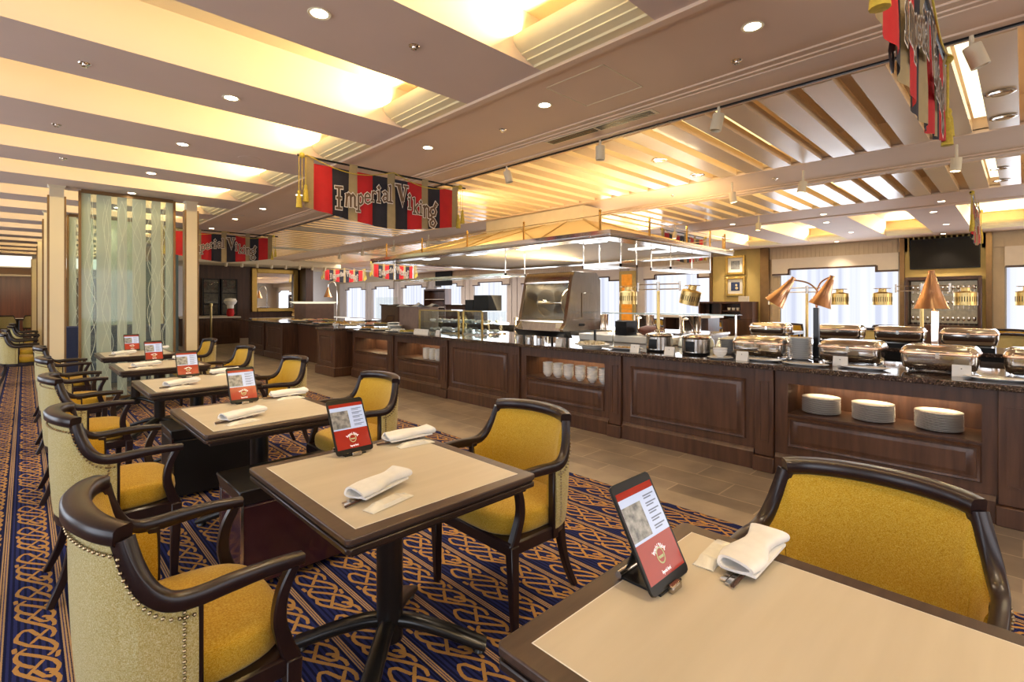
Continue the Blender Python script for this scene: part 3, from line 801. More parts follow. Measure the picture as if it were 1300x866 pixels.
RN = ['nearest', 'second', 'third', 'fourth', 'fifth', 'farthest']
for i, y in enumerate(TY[1:]):
    chair(.295, y - .02 + (0, .0, .02, -.02, .02)[i], 0, 'mustard armchair on the aisle side, ' + RN[i] + ' of the left row seen from behind', 'armchairs left of the tables')
chair(1.74, .33, PI, 'mustard armchair at the nearest table, only its wide back rising over the table', 'armchairs right of the tables')
for i, y in enumerate(TY[1:]):
    chair(1.735 + (0, .0, 0, .03, .02)[i], y + (0, -.02, .0, .0, -.03)[i], PI, 'mustard armchair facing the aisle side at the ' + ORD[i + 1] + ' table from the camera', 'armchairs right of the tables')
for k, (x, y) in enumerate(((-.1, 11.9), (-.1, 13.6), (-.05, 15.4), (-.05, 17.2))):
    chair(x, y, 0, 'yellow armchair beside the aisle beyond the first pillar, ' + ORD[k] + ' from it', 'armchairs beyond the pillars')
for k, (x, y) in enumerate(((-.55, 27.5), (.25, 27.5))):
    chair(x, y, PI / 2, ('left' if k == 0 else 'right') + ' of two tiny yellow armchairs before the far wood wall', 'armchairs by the far wood wall')
o = dup(tb, (-.2, 28.4, 0), 0, 'small dark edged table far away before the wood wall', 'far tables')
for k, (x, y) in enumerate(((13.2, 8.0), (13.2, 6.2), (12.0, 9.8), (12.6, 4.0), (13.2, 2.2), (12.8, .2))):
    dup(tb, (x, y, 0), 0, 'table near the bright windows, ' + ORD[k] + ' of those glimpsed over the buffet', 'tables by the windows')
    chair(x - .75, y, 0, 'armchair with its back to the buffet at the ' + ORD[k] + ' table by the windows', 'armchairs by the windows')
    chair(x + .75, y, PI, 'armchair facing the buffet at the ' + ORD[k] + ' table by the windows', 'armchairs by the windows')
# luggage boxes under tables
for k, (y, l) in enumerate(((2.60, 'dark plum box with chrome corner edges under the third table'), (4.16, 'black box with chrome corner edges under the fourth table'))):
    t = thing('bag_box', l, 'box', (.70, y, 0))
    MB().box(.04, .58, .0, .36, .02, .42).build('body', pmat('plum_box', (.06, .02, .025), .12, var=.2) if k == 0 else 'black', t, bevel=.01)
    MB().frustum((.04, .58, 0, .36, .42), (.02, .60, -.02, .38, .50)).build('lid', 'iron', t, bevel=.006)
    for (x, yy) in ((.04, 0), (.04, .36), (.58, 0), (.58, .36)):
        MB().box(x - .006, x + .006, yy - .006, yy + .006, 0, .44).build('corner_edge', 'chrome', t)

# ------------------------------------------------------------------ letters (drawn strokes)
GL = {
 'I': [[(.12, 0), (.38, 0)], [(.08, 1), (.42, 1.02)], [(.25, 0), (.25, 1)], [(.15, .5), (.35, .5)]],
 'm': [[(.08, .02), (.12, .55), (.1, .6)], [(.12, .48), (.22, .62), (.32, .55), (.32, .02)], [(.32, .48), (.44, .62), (.54, .52), (.54, .05), (.62, .02)]],
 'p': [[(.1, -.42), (.15, -.4), (.15, .58)], [(.15, .5), (.32, .62), (.45, .45), (.42, .12), (.28, 0), (.15, .08)], [(.02, -.42), (.25, -.42)]],
 'e': [[(.08, .32), (.42, .36), (.38, .55), (.24, .62), (.1, .5), (.06, .28), (.12, .06), (.26, 0), (.42, .1)]],
 'r': [[(.12, 0), (.14, .6)], [(.14, .46), (.26, .62), (.38, .56)], [(.04, 0), (.22, 0)]],
 'i': [[(.14, 0), (.14, .6)], [(.06, .58), (.14, .6)], [(.06, 0), (.22, 0)], [(.10, .82), (.15, .88), (.19, .82), (.15, .77), (.10, .82)]],
 'a': [[(.08, .52), (.22, .62), (.36, .52), (.36, .05), (.44, 0)], [(.36, .36), (.16, .32), (.06, .16), (.16, 0), (.36, .1)]],
 'l': [[(.12, 0), (.12, 1.0)], [(.04, 0), (.24, 0)], [(.03, .96), (.12, 1.0)]],
 'V': [[(.0, 1), (.26, 1)], [(.12, 1), (.40, 0), (.60, .98)], [(.50, 1), (.72, 1)], [(.24, .92), (.42, .25)]],
 'k': [[(.12, 0), (.12, .98)], [(.03, 0), (.22, 0)], [(.12, .28), (.4, .6)], [(.2, .36), (.42, 0)], [(.02, .94), (.12, .98)]],
 'n': [[(.12, 0), (.12, .6)], [(.12, .46), (.26, .62), (.4, .52), (.4, .02), (.46, 0)], [(.04, .56), (.12, .6)]],
 'g': [[(.42, .72), (.3, .62), (.12, .55), (.06, .36), (.18, .2), (.36, .24), (.42, .42), (.34, .58)], [(.2, .2), (.1, .08), (.3, 0), (.42, -.18), (.28, -.4), (.1, -.34), (.06, -.16), (.2, -.02)], [(.3, .62), (.42, .88), (.5, .8)]],
 'H': [[(.1, 0), (.1, 1)], [(.45, 0), (.45, 1)], [(.1, .5), (.45, .5)]], 'o': [[(.25, .6), (.08, .45), (.08, .15), (.25, 0), (.42, .15), (.42, .45), (.25, .6)]],
 't': [[(.15, .9), (.15, .05), (.3, 0)], [(.03, .6), (.3, .6)]],
}
def stroke(mb, pts, w, y, xf):
    """ribbon with square caps in local x,z at depth y"""
    P = [Vector((p[0], p[1])) for p in pts]; n = len(P)
    d0 = (P[1] - P[0]).normalized(); d1 = (P[-1] - P[-2]).normalized()
    P = [P[0] - d0 * w * .35] + P[1:-1] + [P[-1] + d1 * w * .35] if n > 2 or True else P
    vs = []; fs = []
    for i in range(n):
        a = (P[i] - P[max(i - 1, 0)]); b = (P[min(i + 1, n - 1)] - P[i])
        if i == 0: a = b
        if i == n - 1: b = a
        a, b = a.normalized(), b.normalized(); nn = Vector((-a.y, a.x)) + Vector((-b.y, b.x))
        if nn.length < .2: nn = Vector((-a.y, a.x))
        nn.normalize(); sc_ = min(1.6, 1 / max(.4, nn.dot(Vector((-a.y, a.x)))))
        for s in (1, -1):
            q = P[i] + nn * (w / 2 * sc_ * s); X, Z = xf(q); vs.append((X, y, Z))
    for i in range(n - 1): fs.append((2 * i, 2 * i + 1, 2 * i + 3, 2 * i + 2))
    mb.add(vs, fs)

def make_banner():
    """hangs from x=0 to x=2.1, rod at z=0, cloth below"""
    t = thing('banner', 'x', 'banner')
    MB().tube([(-.06, 0, 0), (2.05, 0, 0)], .011, 8).build('rod', 'black', t)
    BB = [.012, .102, .292, .478, .569, .751, .934, 1.026, 1.199, 1.39, 1.477, 1.654, 1.843, 1.93]
    cols = [(c_, BB[k_], BB[k_ + 1]) for k_, c_ in enumerate('khaki red navy khaki red navy khaki navy red khaki navy red khaki'.split())]
    def zb(x):
        u = (x - .97) / .96; return -.625 + .125 * min(1, abs(u)) ** 1.4
    def wy(x, z): return (.012 * math.sin(x * 17) + .008 * math.sin(x * 41 + 1)) * min(1, -z * 2.2)
    for (c, a, b) in cols:
        mb = MB(); top = 0.012 if c == 'khaki' else -.055; n = 6; H = 8; vs = []; fs = []
        for i in range(n + 1):
            x = a + (b - a) * i / n
            for h in range(H + 1):
                z = top + (zb(x) - top) * h / H; vs.append((x, wy(x, z) - (.013 if z > -.02 and c == 'khaki' else 0), z))
        for i in range(n):
            for h in range(H): q = i * (H + 1) + h; fs.append((q, q + 1, q + H + 2, q + H + 1))
        mb.add(vs, fs, True)
        mb.build('hanging_loop_strip' if c == 'khaki' else 'cloth_strip', c, t)
    # lettering, both faces
    L = [('I', .30, -.476, .214), ('m', .415, -.445, .215), ('p', .545, -.405, .175), ('e', .635, -.378, .170), ('r', .712, -.346, .165), ('i', .785, -.345, .19), ('a', .850, -.330, .180), ('l', .935, -.328, .185),
         ('V', 1.025, -.345, .222), ('i', 1.180, -.368, .185), ('k', 1.250, -.415, .180), ('i', 1.335, -.415, .175), ('n', 1.385, -.440, .215), ('g', 1.480, -.455, .225)]
    lo = MB(); li = MB()
    for ch, x, z, s in L:
        def xf(q, x=x, z=z, s=s): return (x + q.x * s * .98 + .0, z + q.y * s)
        for st in GL[ch]:
            stroke(lo, st, .20, -.026, xf); stroke(li, st, .115, -.029, xf)
            stroke(lo, st, .21, .026, lambda q, x=x, z=z, s=s: (1.94 - (x + q.x * s * .98), z + q.y * s)); stroke(li, st, .10, .029, lambda q, x=x, z=z, s=s: (1.94 - (x + q.x * s * .98), z + q.y * s))
    lo.build('letter_outlines', 'letter', t); li.build('letter_fills', pmat('letter_fill', (.16, .10, .06), .8), t)
    cd = MB()
    for (a, b) in ((0.02, 1.0), (1.0, 1.93)):
        cd.tube([(a + (b - a) * k / 14, -.028, .01 - .10 * math.sin(PI * k / 14)) for k in range(15)], .005, 6)
    for x0 in (-.02, 1.96):
        for dx in (0, .035, -.03): cd.tube([(x0, -.01, .005), (x0 + dx, -.012, -.02), (x0 + dx, -.012, -.34 + dx)], .004, 6)
        cd.sphere((x0, -.01, .0), .03, 8)
    cd.build('gold_cord', 'cord', t)
    for x0 in (-.02, 1.96):
        ts = MB()
        for dx in (.035, -.03):
            ts.lathe([(.010, .02), (.018, 0), (.014, -.015), (.022, -.04), (.030, -.15), (.001, -.152)], (x0 + dx, -.012, -.34 + dx), 10)
        ts.build('tassel', 'cord', t)
    return t
BN = make_banner()
for k, (x, y, z, l) in enumerate(((1.98, 4.99, 2.845, 'striped red and navy Imperial Viking banner hanging across the middle of the view'),
        (1.98, .33, 2.845, 'banner seen edge-on at the top right, close to the camera'),
        (1.98, 11.6, 2.845, 'banner half hidden behind the etched glass screen and pillar'),
        (9.1, 20.9, 2.86, 'small distant banner beside the mirror wall'), (9.25, 17.0, 2.86, 'distant banner cut off by the end of the glass hood'),
        (9.1, .5, 2.86, 'banner seen edge-on before the television'), (9.2, 5.1, 2.86, 'banner peeping over the brass rail of the hood'))):
    o = BN if k == 0 else dup(BN)
    o.location = (x, y, z); o['label'] = l; o['group'] = 'Imperial Viking banners'
    if k == 0: KIDS.clear()

# ------------------------------------------------------------------ tablets on stands
def make_tablet():
    t = thing('tablet_computer', 'x', 'tablet', rx=R(-28))
    w, h = .174, .250
    c = .012
    rr = [(-w/2 + c, 0), (w/2 - c, 0), (w/2 - c*.3, c*.3), (w/2, c), (w/2, h - c), (w/2 - c*.3, h - c*.3), (w/2 - c, h), (-w/2 + c, h), (-w/2 + c*.3, h - c*.3), (-w/2, h - c), (-w/2, c), (-w/2 + c*.3, c*.3)]
    MB().prism(rr, 'y', 0, .0075).build('casing', 'black', t, bevel=.0015)
    def fl(x0, x1, z0, z1, d): return MB().quad((x0, -d, z0), (x1, -d, z0), (x1, -d, z1), (x0, -d, z1))
    x0, x1 = -w/2 + .008, w/2 - .008; z0, z1 = .022, h - .022
    s = fl(x0, x1, z0, z1, .0004).build('screen', 'scred', t)
    zb = z0 + (z1 - z0) * .42
    fl(x0, x1, zb, z1 - .016, .0007).build('menu_page', 'scwhite', t)
    fl(x0, x0 + .082, zb + .006, z1 - .034, .001).build('menu_picture', 'scphoto', t)
    tx = MB()
    for k in range(5):
        zz = z1 - .030 - k * .018
        for j, ww in enumerate((.048, .034)): tx.quad((x1 - .058, -.001, zz - j * .006), (x1 - .058 + ww, -.001, zz - j * .006), (x1 - .058 + ww, -.001, zz - j * .006 + .003), (x1 - .058, -.001, zz - j * .006 + .003))
    tx.build('menu_text', 'scink', t)
    # emblem: name on an arc, ring with a small ship, hotel name under it
    lg = MB(); word = 'Imperial Viking'; adv = {'I': .36, 'm': .62, 'i': .26, 'l': .26, 'r': .38, 'V': .66, ' ': .28}
    tot = sum(adv.get(ch, .48) for ch in word); cur = -tot / 2; S = .0088; cz = .060; rad = .034
    for ch in word:
        a_ = adv.get(ch, .48)
        if ch != ' ':
            th = (cur + a_ / 2) * S / rad
            def xf(q, th=th, a_=a_):
                lx = (q.x - a_ / 2) * S; lz = q.y * S + rad; return (lx * math.cos(th) + lz * math.sin(th), cz - .012 + lz * math.cos(th) - lx * math.sin(th))
            for st in GL[ch]: stroke(lg, st, .13, -.0009, xf)
        cur += a_
    lg.build('name_lettering', 'sclogo', t); lg = MB()
    for word, S2, zz in (('Imperial Hotel', .0068, .030),):
        tot = sum(adv.get(ch, .48) for ch in word); cur = -tot / 2
        for ch in word:
            a_ = adv.get(ch, .48)
            if ch != ' ':
                for st in GL[ch]: stroke(lg, st, .14, -.0009, lambda q, cur=cur, S2=S2, zz=zz: ((cur + q.x) * S2, zz + q.y * S2))
            cur += a_
    lg.build('hotel_lettering', 'sclogo', t)
    rg = MB(); n = 24
    for k in range(n):
        a, b = 2 * PI * k / n, 2 * PI * (k + 1) / n
        rg.quad((.013 * math.cos(a), -.0009, .066 + .015 * math.sin(a)), (.013 * math.cos(b), -.0009, .066 + .015 * math.sin(b)), (.0165 * math.cos(b), -.0009, .066 + .0185 * math.sin(b)), (.0165 * math.cos(a), -.0009, .066 + .0185 * math.sin(a)))
    rg.add([(-.009, -.001, .060), (.009, -.001, .060), (.012, -.001, .066), (-.012, -.001, .066)], [(0, 1, 2, 3)])
    rg.build('ship_emblem', pmat('emblem_green', (.35, .38, .20), .4, emit=(.35, .38, .2), estr=.2), t)
    return t
def make_stand():
    t = thing('tablet_stand', 'x', 'stand')
    MB().prism([(0, .0), (.115, .0), (.115, .006), (0, .006)], 'x', -.05, .05).build('base_plate', 'black', t, bevel=.001)
    MB().sweep([(0, .022, .02), (0, .078, .112)], .004, .05, .2, (1, 0, 0)).build('prop_arm', 'black', t)
    MB().sweep([(0, .11, .010), (0, .076, .108)], .004, .05, .2, (1, 0, 0)).build('brace', 'black', t)
    MB().lathe([(.009, -.055), (.009, .055)], (0, .112, .010), 14, Matrix.Rotation(R(90), 3, 'Y')).build('hinge', 'chrome', t)
    MB().box(-.022, .022, -.016, .0, .0, .018).build('front_lip', 'steel', t, bevel=.003)
    return t
TB0, ST0 = make_tablet(), make_stand()
TBY = [.58, 2.065, 3.62, 5.21, 6.85, 8.48]
for i, y in enumerate(TBY):
    o = TB0 if i == 0 else dup(TB0); s = ST0 if i == 0 else dup(ST0)
    x = 1.095 if i == 0 else 1.05
    o.location = (x, y, .732); s.location = (x, y + .002, .7208)
    o['label'] = 'tablet showing a red menu page, standing on the ' + ORD[i] + ' table from the camera'; o['group'] = 'tablets on the tables'
    s['label'] = 'folding black tablet stand on the ' + ORD[i] + ' table from the camera'; s['group'] = 'tablet stands'

# ------------------------------------------------------------------ napkins, cutlery, towels
def napkin_mb():
    """rolled and folded cloth, along x from 0 to .24, with loop end"""
    mb = MB(); sec = []
    n = 20
    st = []
    for k in range(9):
        x = .235 * k / 8; wv = .044 + .010 * math.sin(k * .9); hv = .017 - .002 * math.sin(k * 1.3)
        ring = []
        for j in range(n):
            a = 2 * PI * j / n; c, s = math.cos(a), math.sin(a)
            ring.append((x + .006 * math.sin(a * 2 + k), math.copysign(abs(c) ** .7, c) * wv, .020 + math.copysign(abs(s) ** .8, s) * hv))
        st.append(ring)
    vs = [p for r in st for p in r]
    inner = [(p[0] + .05 if k == 0 else p[0], p[1] * .78, .020 + (p[2] - .020) * .55) for k in (0,) for p in st[0]]
    lip = [(p[0], p[1] * .80, .020 + (p[2] - .020) * .62) for p in st[0]]
    fs = [(k * n + j, k * n + (j + 1) % n, (k + 1) * n + (j + 1) % n, (k + 1) * n + j) for k in range(8) for j in range(n)]
    fs.append(tuple(8 * n + j for j in range(n)))
    o = len(vs); vs += lip + inner
    fs += [(j, o + j, o + (j + 1) % n, (j + 1) % n) for j in range(n)] + [(o + j, o + n + j, o + n + (j + 1) % n, o + (j + 1) % n) for j in range(n)] + [tuple(o + n + j for j in range(n))]
    mb.add(vs, fs, True)
    # fold line slab underneath
    mb.box(.01, .225, -.046, .044, .001, .008)
    return mb
nap0 = napkin_mb().build('rolled_napkin', 'cloth', ang=70)
def make_cutlery():
    t = thing('cutlery_set', 'x', 'cutlery')
    MB().sweep([(-.045, 0, .006), (.16, 0, .006)], .012, .003, .3).lathe([(.001, 0), (.012, .002), (.016, .004)], (.16, 0, .004), 10).build('fork', 'chrome', t)
    MB().sweep([(-.035, .016, .005), (.15, .012, .005)], [.014, .008], .003, .3).build('knife', 'chrome', t)
    MB().sweep([(-.05, -.014, .007), (.17, -.010, .007)], .008, .006, .4).build('chopsticks', 'wooddark', t)
    MB().lathe([(.011, -.016), (.013, 0), (.011, .016)], (.12, 0, .011), 12, Matrix.Rotation(R(90), 3, 'X')).build('cutlery_rest', 'chrome', t)
    return t
cu0 = make_cutlery()
def make_towel():
    mb = MB(); n = 10; vs = []; fs = []
    for k in range(n + 1):
        x = .18 * k / n; e = 0 if k in (0, n) else (.35 if k in (1, n - 1) else 1); h = .0105 * e + .0008; wd = .026 if 0 < k < n else .028
        vs += [(x, -wd, .001), (x, -wd * .8, .002 + h), (x, wd * .8, .002 + h), (x, wd, .001)]
    for k in range(n):
        for j in range(4): fs.append((4 * k + j, 4 * k + (j + 1) % 4, 4 * k + 4 + (j + 1) % 4, 4 * k + 4 + j))
    fs += [(0, 1, 2, 3), tuple(4 * n + j for j in range(4))]
    mb.add(vs, fs, True); return mb.build('wet_towel_packet', pmat('wrapper', (.80, .77, .68), .25, var=.05, scale=60, bump=.5), ang=60)
tw0 = make_towel()
used = [True]
def setting(x, y, rz, where, tx, ty, trz):
    """napkin roll resting on its cutlery, and a packet"""
    global nap0, cu0, tw0
    if used[0]: a, b, c = nap0, cu0, tw0; used[0] = False
    else:
        a, c = nap0.copy(), tw0.copy(); C.objects.link(a); C.objects.link(c); b = dup(cu0)
    z = .7210
    b.location = (x, y, z); b.rotation_euler.z = rz
    a.location = (x + .0 * math.cos(rz), y, z + .012); a.rotation_euler = (0, R(-1.5), rz)
    c.location = (tx, ty, z); c.rotation_euler.z = trz
    tag(a, 'white folded napkin roll ' + where, 'napkin', 'napkins'); tag(b, 'cutlery and chopsticks under the napkin ' + where, 'cutlery', 'cutlery sets'); tag(c, 'sealed white wet towel packet ' + where, 'packet', 'wet towel packets')
setting(1.245, .495, R(0), 'on the nearest table', 1.235, .572, R(4))
for i, y in enumerate(TY[1:]):
    dy = y - 1.78
    setting(.795, 1.580 + dy, R(17), 'at the left side of the ' + ORD[i + 1] + ' table', .79, 1.475 + dy, R(12))
    if i < 5: setting(1.235, 2.13 + dy, R(-8), 'at the right side of the ' + ORD[i + 1] + ' table', 1.24, 2.03 + dy, R(-6))

# ------------------------------------------------------------------ buffet counter
XF = 4.40; HZ = .845
def raised_panel(parent, y0, y1, z0, z1, x=0, name='raised_panel'):
    """framed panel on a face at x looking to -x"""
    m = MB()
    w1, w2 = .022, .055
    fr = [(y0, y1, z0, z1, x), (y0 + .008, y1 - .008, z0 + .008, z1 - .008, x - .016), (y0 + w1, y1 - w1, z0 + w1, z1 - w1, x - .010), (y0 + w1 + .004, y1 - w1 - .004, z0 + w1 + .004, z1 - w1 - .004, x + .004),
          (y0 + w2 + .018, y1 - w2 - .018, z0 + w2, z1 - w2, x - .010), (y0 + w2 + .024, y1 - w2 - .024, z0 + w2 + .006, z1 - w2 - .006, x - .010)]
    vs = []; fs = []
    for (a, b, c, d, xx) in fr: vs += [(xx, a, c), (xx, b, c), (xx, b, d), (xx, a, d)]
    for k in range(len(fr) - 1):
        for j in range(4): fs.append((4 * k + j, 4 * k + (j + 1) % 4, 4 * k + 4 + (j + 1) % 4, 4 * k + 4 + j))
    k = len(fr) - 1; fs.append((4 * k, 4 * k + 1, 4 * k + 2, 4 * k + 3))
    m.add(vs, fs); return m.build(name, 'wood', parent)
def cabinet(y0, y1, kind, label):
    w = y1 - y0; t = thing('buffet_cabinet', label, 'cabinet', (XF, y0, 0), group='buffet cabinets'); D = .62
    g = .006
    if kind == 'panel':
        MB().box(.0, D, .0, w - g, .0, HZ).build('carcass', 'wood', t)
        raised_panel(t, .225, w - .10, .235, .745, 0, 'raised_panel')
    else:
        a, b = .22, w - .10
        m = MB(); m.box(0, D, 0, a, 0, HZ); m.box(0, D, b, w - g, 0, HZ); m.box(0, D, a, b, 0, .488); m.box(0, D, a, b, .74, HZ); m.box(.42, D, a, b, .50, .74)
        m.build('carcass', 'wood', t)
        MB().box(-.012, .42, a, b, .486, .50).build('niche_shelf', 'wood', t, bevel=.003)
        raised_panel(t, a, b, .235, .475, 0, 'drawer_front')
        area('niche_light', (XF + .30, y0 + (a + b) / 2, .732), (.25, 0, -1), b - a - .1, .04, 2.2, (1, .75, .42))
    # pilaster with two flutes, block foot
    p = MB(); p.box(-.028, 0, .0, .145, .13, HZ); p.build('pilaster', 'wood', t, bevel=.003)
    f = MB(); f.box(-.034, -.028, .035, .045, .24, .745); f.box(-.034, -.028, .10, .11, .24, .745); f.box(-.034, -.028, .045, .10, .24, .25); f.box(-.034, -.028, .045, .10, .735, .745); f.build('pilaster_moulding', 'wood', t)
    MB().box(-.055, 0, -.01, .155, 0, .125).build('plinth_block', 'wood', t, bevel=.005)
    MB().prism([(-.030, 0), (0, 0), (0, .17), (-.012, .17), (-.020, .15), (-.030, .14)], 'y', .155, w - .012).build('base_moulding', 'wood', t)
    MB().prism([(0, .78), (0, HZ), (-.030, HZ), (-.030, .825), (-.014, .81), (-.010, .79)], 'y', 0, w - g).build('top_moulding', 'wood', t) if False else None
    return t
UB = [-2.97, -1.50, -.03, 1.43, 2.887, 4.36, 5.83, 7.32, 8.80]
UK = [('panel', 'dark wood buffet cabinet beyond the right edge, only its corner in view'), ('panel', 'dark wood buffet cabinet at the right edge of the view with a narrow fluted pilaster'), ('niche', 'dark wood buffet cabinet with three stacks of plates in its lit niche'), ('panel', 'dark wood buffet cabinet with one large raised panel, right of the white bowls niche'),
      ('niche', 'dark wood buffet cabinet with six stacks of white bowls in its lit niche'), ('panel', 'dark wood buffet cabinet with raised panel under the rotisserie oven'), ('niche', 'dark wood buffet cabinet with four stacks of cups in its niche, left of the oven'),
      ('niche', 'dark wood buffet cabinet with an empty lit niche')]
for k in range(8): cabinet(UB[k], UB[k + 1], *UK[k])
gt = MB().prism([(4.325, -4.0), (5.35, -4.0), (5.35, 2.0), (5.95, 2.0), (5.95, 12.28), (4.70, 12.28), (4.70, 9.74), (5.04, 9.74), (5.04, 8.90), (4.325, 8.90)], 'z', HZ, .885).build('granite_countertop', 'granite', bevel=.008, seg=2)
tag(gt, 'long polished speckled dark granite worktop of the front buffet counter', 'countertop')
# projecting pedestal
t = thing('buffet_pedestal', 'dark wood pedestal cabinet projecting from the counter end', 'cabinet', (4.12, 8.93, 0))
MB().box(0, .9, 0, .78, 0, .86).build('carcass', 'wood', t, bevel=.004)
MB().box(-.03, .9, -.03, .81, .86, .90).build('top', 'granite', t, bevel=.006)
raised_panel(t, .12, .66, .25, .76, 0)
MB().box(-.035, .9, -.035, .815, 0, .17).build('base_moulding', 'wood', t, bevel=.01)
o = MB().box(5.3, 6.9, 12.4, 16.1, 0, .86).build('island_base', 'wooddark'); tag(o, 'dark base carrying the far buffet worktop', 'cabinet')
# further run of cabinets
t = thing('buffet_cabinet', 'plain recessed dark cabinet between the pedestal and the far counter', 'cabinet', (4.75, 9.72, 0))
MB().box(0, .6, .02, 2.6, 0, HZ).build('carcass', 'wooddark', t)
for k, (a, b) in enumerate(((12.35, 13.6), (13.65, 14.95))):
    t = thing('buffet_cabinet', ('nearer' if k == 0 else 'farther') + ' of two panelled cabinets in the far buffet run', 'cabinet', (4.42, a, 0), group='far buffet cabinets')
    MB().box(0, .8, 0, b - a, 0, .86).build('carcass', 'wood', t); raised_panel(t, .15, b - a - .15, .25, .76, 0)
    MB().box(-.03, 0, -.02, .10, 0, .86).build('pilaster', 'wood', t); MB().box(-.04, .8, -.02, b - a, 0, .15).build('base_moulding', 'wood', t, bevel=.01)
g = MB().box(4.36, 7.0, 12.3, 16.2, .86, .90).build('stone_worktop', 'granite', bevel=.006); tag(g, 'dark stone worktop of the far buffet run', 'countertop')
t = thing('buffet_counter', 'far panelled counter before the dark wood wall, beside the brass post', 'counter', (3.5, 18.5, 0))
MB().box(0, 1.7, 0, 1.9, 0, .86).build('carcass', 'wood', t); MB().box(-.03, 1.73, -.03, 1.93, .86, .9).build('worktop', 'marble', t)
for k in range(2): 
    m = MB(); K_ = .15 + .75 * k; m.box(K_, K_ + .06, -.02, 0, .2, .76); m.box(K_ + .52, K_ + .58, -.02, 0, .2, .76); m.box(K_ + .06, K_ + .52, -.02, 0, .70, .76); m.box(K_ + .06, K_ + .52, -.02, 0, .2, .26); m.build('raised_panel', 'wood', t)
t = thing('buffet_counter', 'low lit pale counter between the far counter and the bread display', 'counter', (5.45, 17.0, 0))
MB().box(0, 2.9, 0, 1.2, 0, .80).build('carcass', 'wooddark', t); MB().box(-.03, 2.93, -.03, 1.23, .80, .84).build('worktop', emat('lit_top', (1, .90, .75), .55), t)
# niche crockery
def plate_mb(r=.135): return MB().lathe([(.001, .002), (r * .60, .002), (r * .62, .0), (r * .68, .002), (r * .985, .0125), (r, .0148), (r * .99, .0152), (r * .68, .006), (r * .6, .004), (.001, .004)], seg=36, cap=False)
pl0 = plate_mb().build('dinner_plate', 'white'); np_ = [0]
def plate_stack(src, x, y, z, n, dz, label, group, cnt=[0]):
    for k in range(n):
        o = src if cnt[0] == 0 and src is pl0 else src.copy()
        if o is not src: C.objects.link(o)
        else: cnt[0] = 1
        o.location = (x + random.uniform(-.0015, .0015), y + random.uniform(-.0015, .0015), z + dz * k); tag(o, label, 'plate', group)
for (y, l) in ((1.145, 'leftmost'), (.80, 'middle'), (.42, 'rightmost')):
    plate_stack(pl0, 4.60, y, .502, 12, .0104, 'white dinner plate in the ' + l + ' of three stacks in the counter niche', l + ' plate stack in the niche')
def bowl_mb(r=.062, h=.062): return MB().lathe([(r * .48, 0), (r * .50, .007), (r * .80, h * .35), (r * .93, h * .66), (r * .95, h * .78), (r * 1.0, h * .84), (r, h), (r * .94, h), (r * .7, h * .4), (.001, .012)], seg=24, cap=False)
bw0 = bowl_mb().build('white_bowl', 'white'); bc = [0]
def bowl_stack(x, y, z, n, dz, label, group, cat='bowl'):
    for k in range(n):
        o = bw0 if bc[0] == 0 else bw0.copy()
        if bc[0]: C.objects.link(o)
        bc[0] = 1; o.location = (x, y, z + dz * k); tag(o, label, cat, group)
for k, y in enumerate((4.02, 3.86, 3.70, 3.53, 3.36, 3.20)):
    bowl_stack(4.53, y, .50, 5, .027, 'white bowl in the ' + ORD[k] + ' stack from the left in the middle niche', ORD[k] + ' bowl stack, middle niche')
cp0 = MB().lathe([(.040, 0), (.046, .01), (.056, .05), (.058, .055), (.053, .055), (.036, .01), (.001, .008)], seg=24, cap=False).build('white_cup', 'white'); cc = [0]
for k, y in enumerate((6.58, 6.42, 6.26, 6.11)):
    for j in range(5):
        o = cp0 if cc[0] == 0 else cp0.copy()
        if cc[0]: C.objects.link(o)
        cc[0] = 1; o.location = (4.53, y, .50 + .030 * j); tag(o, 'white cup in the ' + ORD[k] + ' stack from the left in the niche left of the oven', 'cup', ORD[k] + ' cup stack')
Z = .8855
sp0 = plate_mb(.12)
def stack_obj(x, y, n, r, label, group, z=Z, dz=.012):
    src = plate_mb(r).build('white_plate', 'white')
    for k in range(n):
        o = src if k == 0 else src.copy()
        if k: C.objects.link(o)
        o.location = (x, y, z + dz * k); tag(o, label, 'plate', group)
stack_obj(5.00, 2.06, 12, .09, 'white plate in the stack left of the nearest-left chafing dish', 'plate stack by the chafing dish')
stack_obj(4.96, 1.40, 16, .10, 'white plate in the tall stack between two chafing dishes', 'tall plate stack')
stack_obj(5.10, 8.5, 9, .13, 'white plate in the taller stack at the far end of the counter', 'far plate stack')
stack_obj(4.80, 7.95, 7, .13, 'white plate in the low stack near the counter end', 'low far plate stack')
stack_obj(7.15, 1.75, 9, .12, 'white plate in the stack on the second counter between chafing dishes', 'plate stack on second counter')

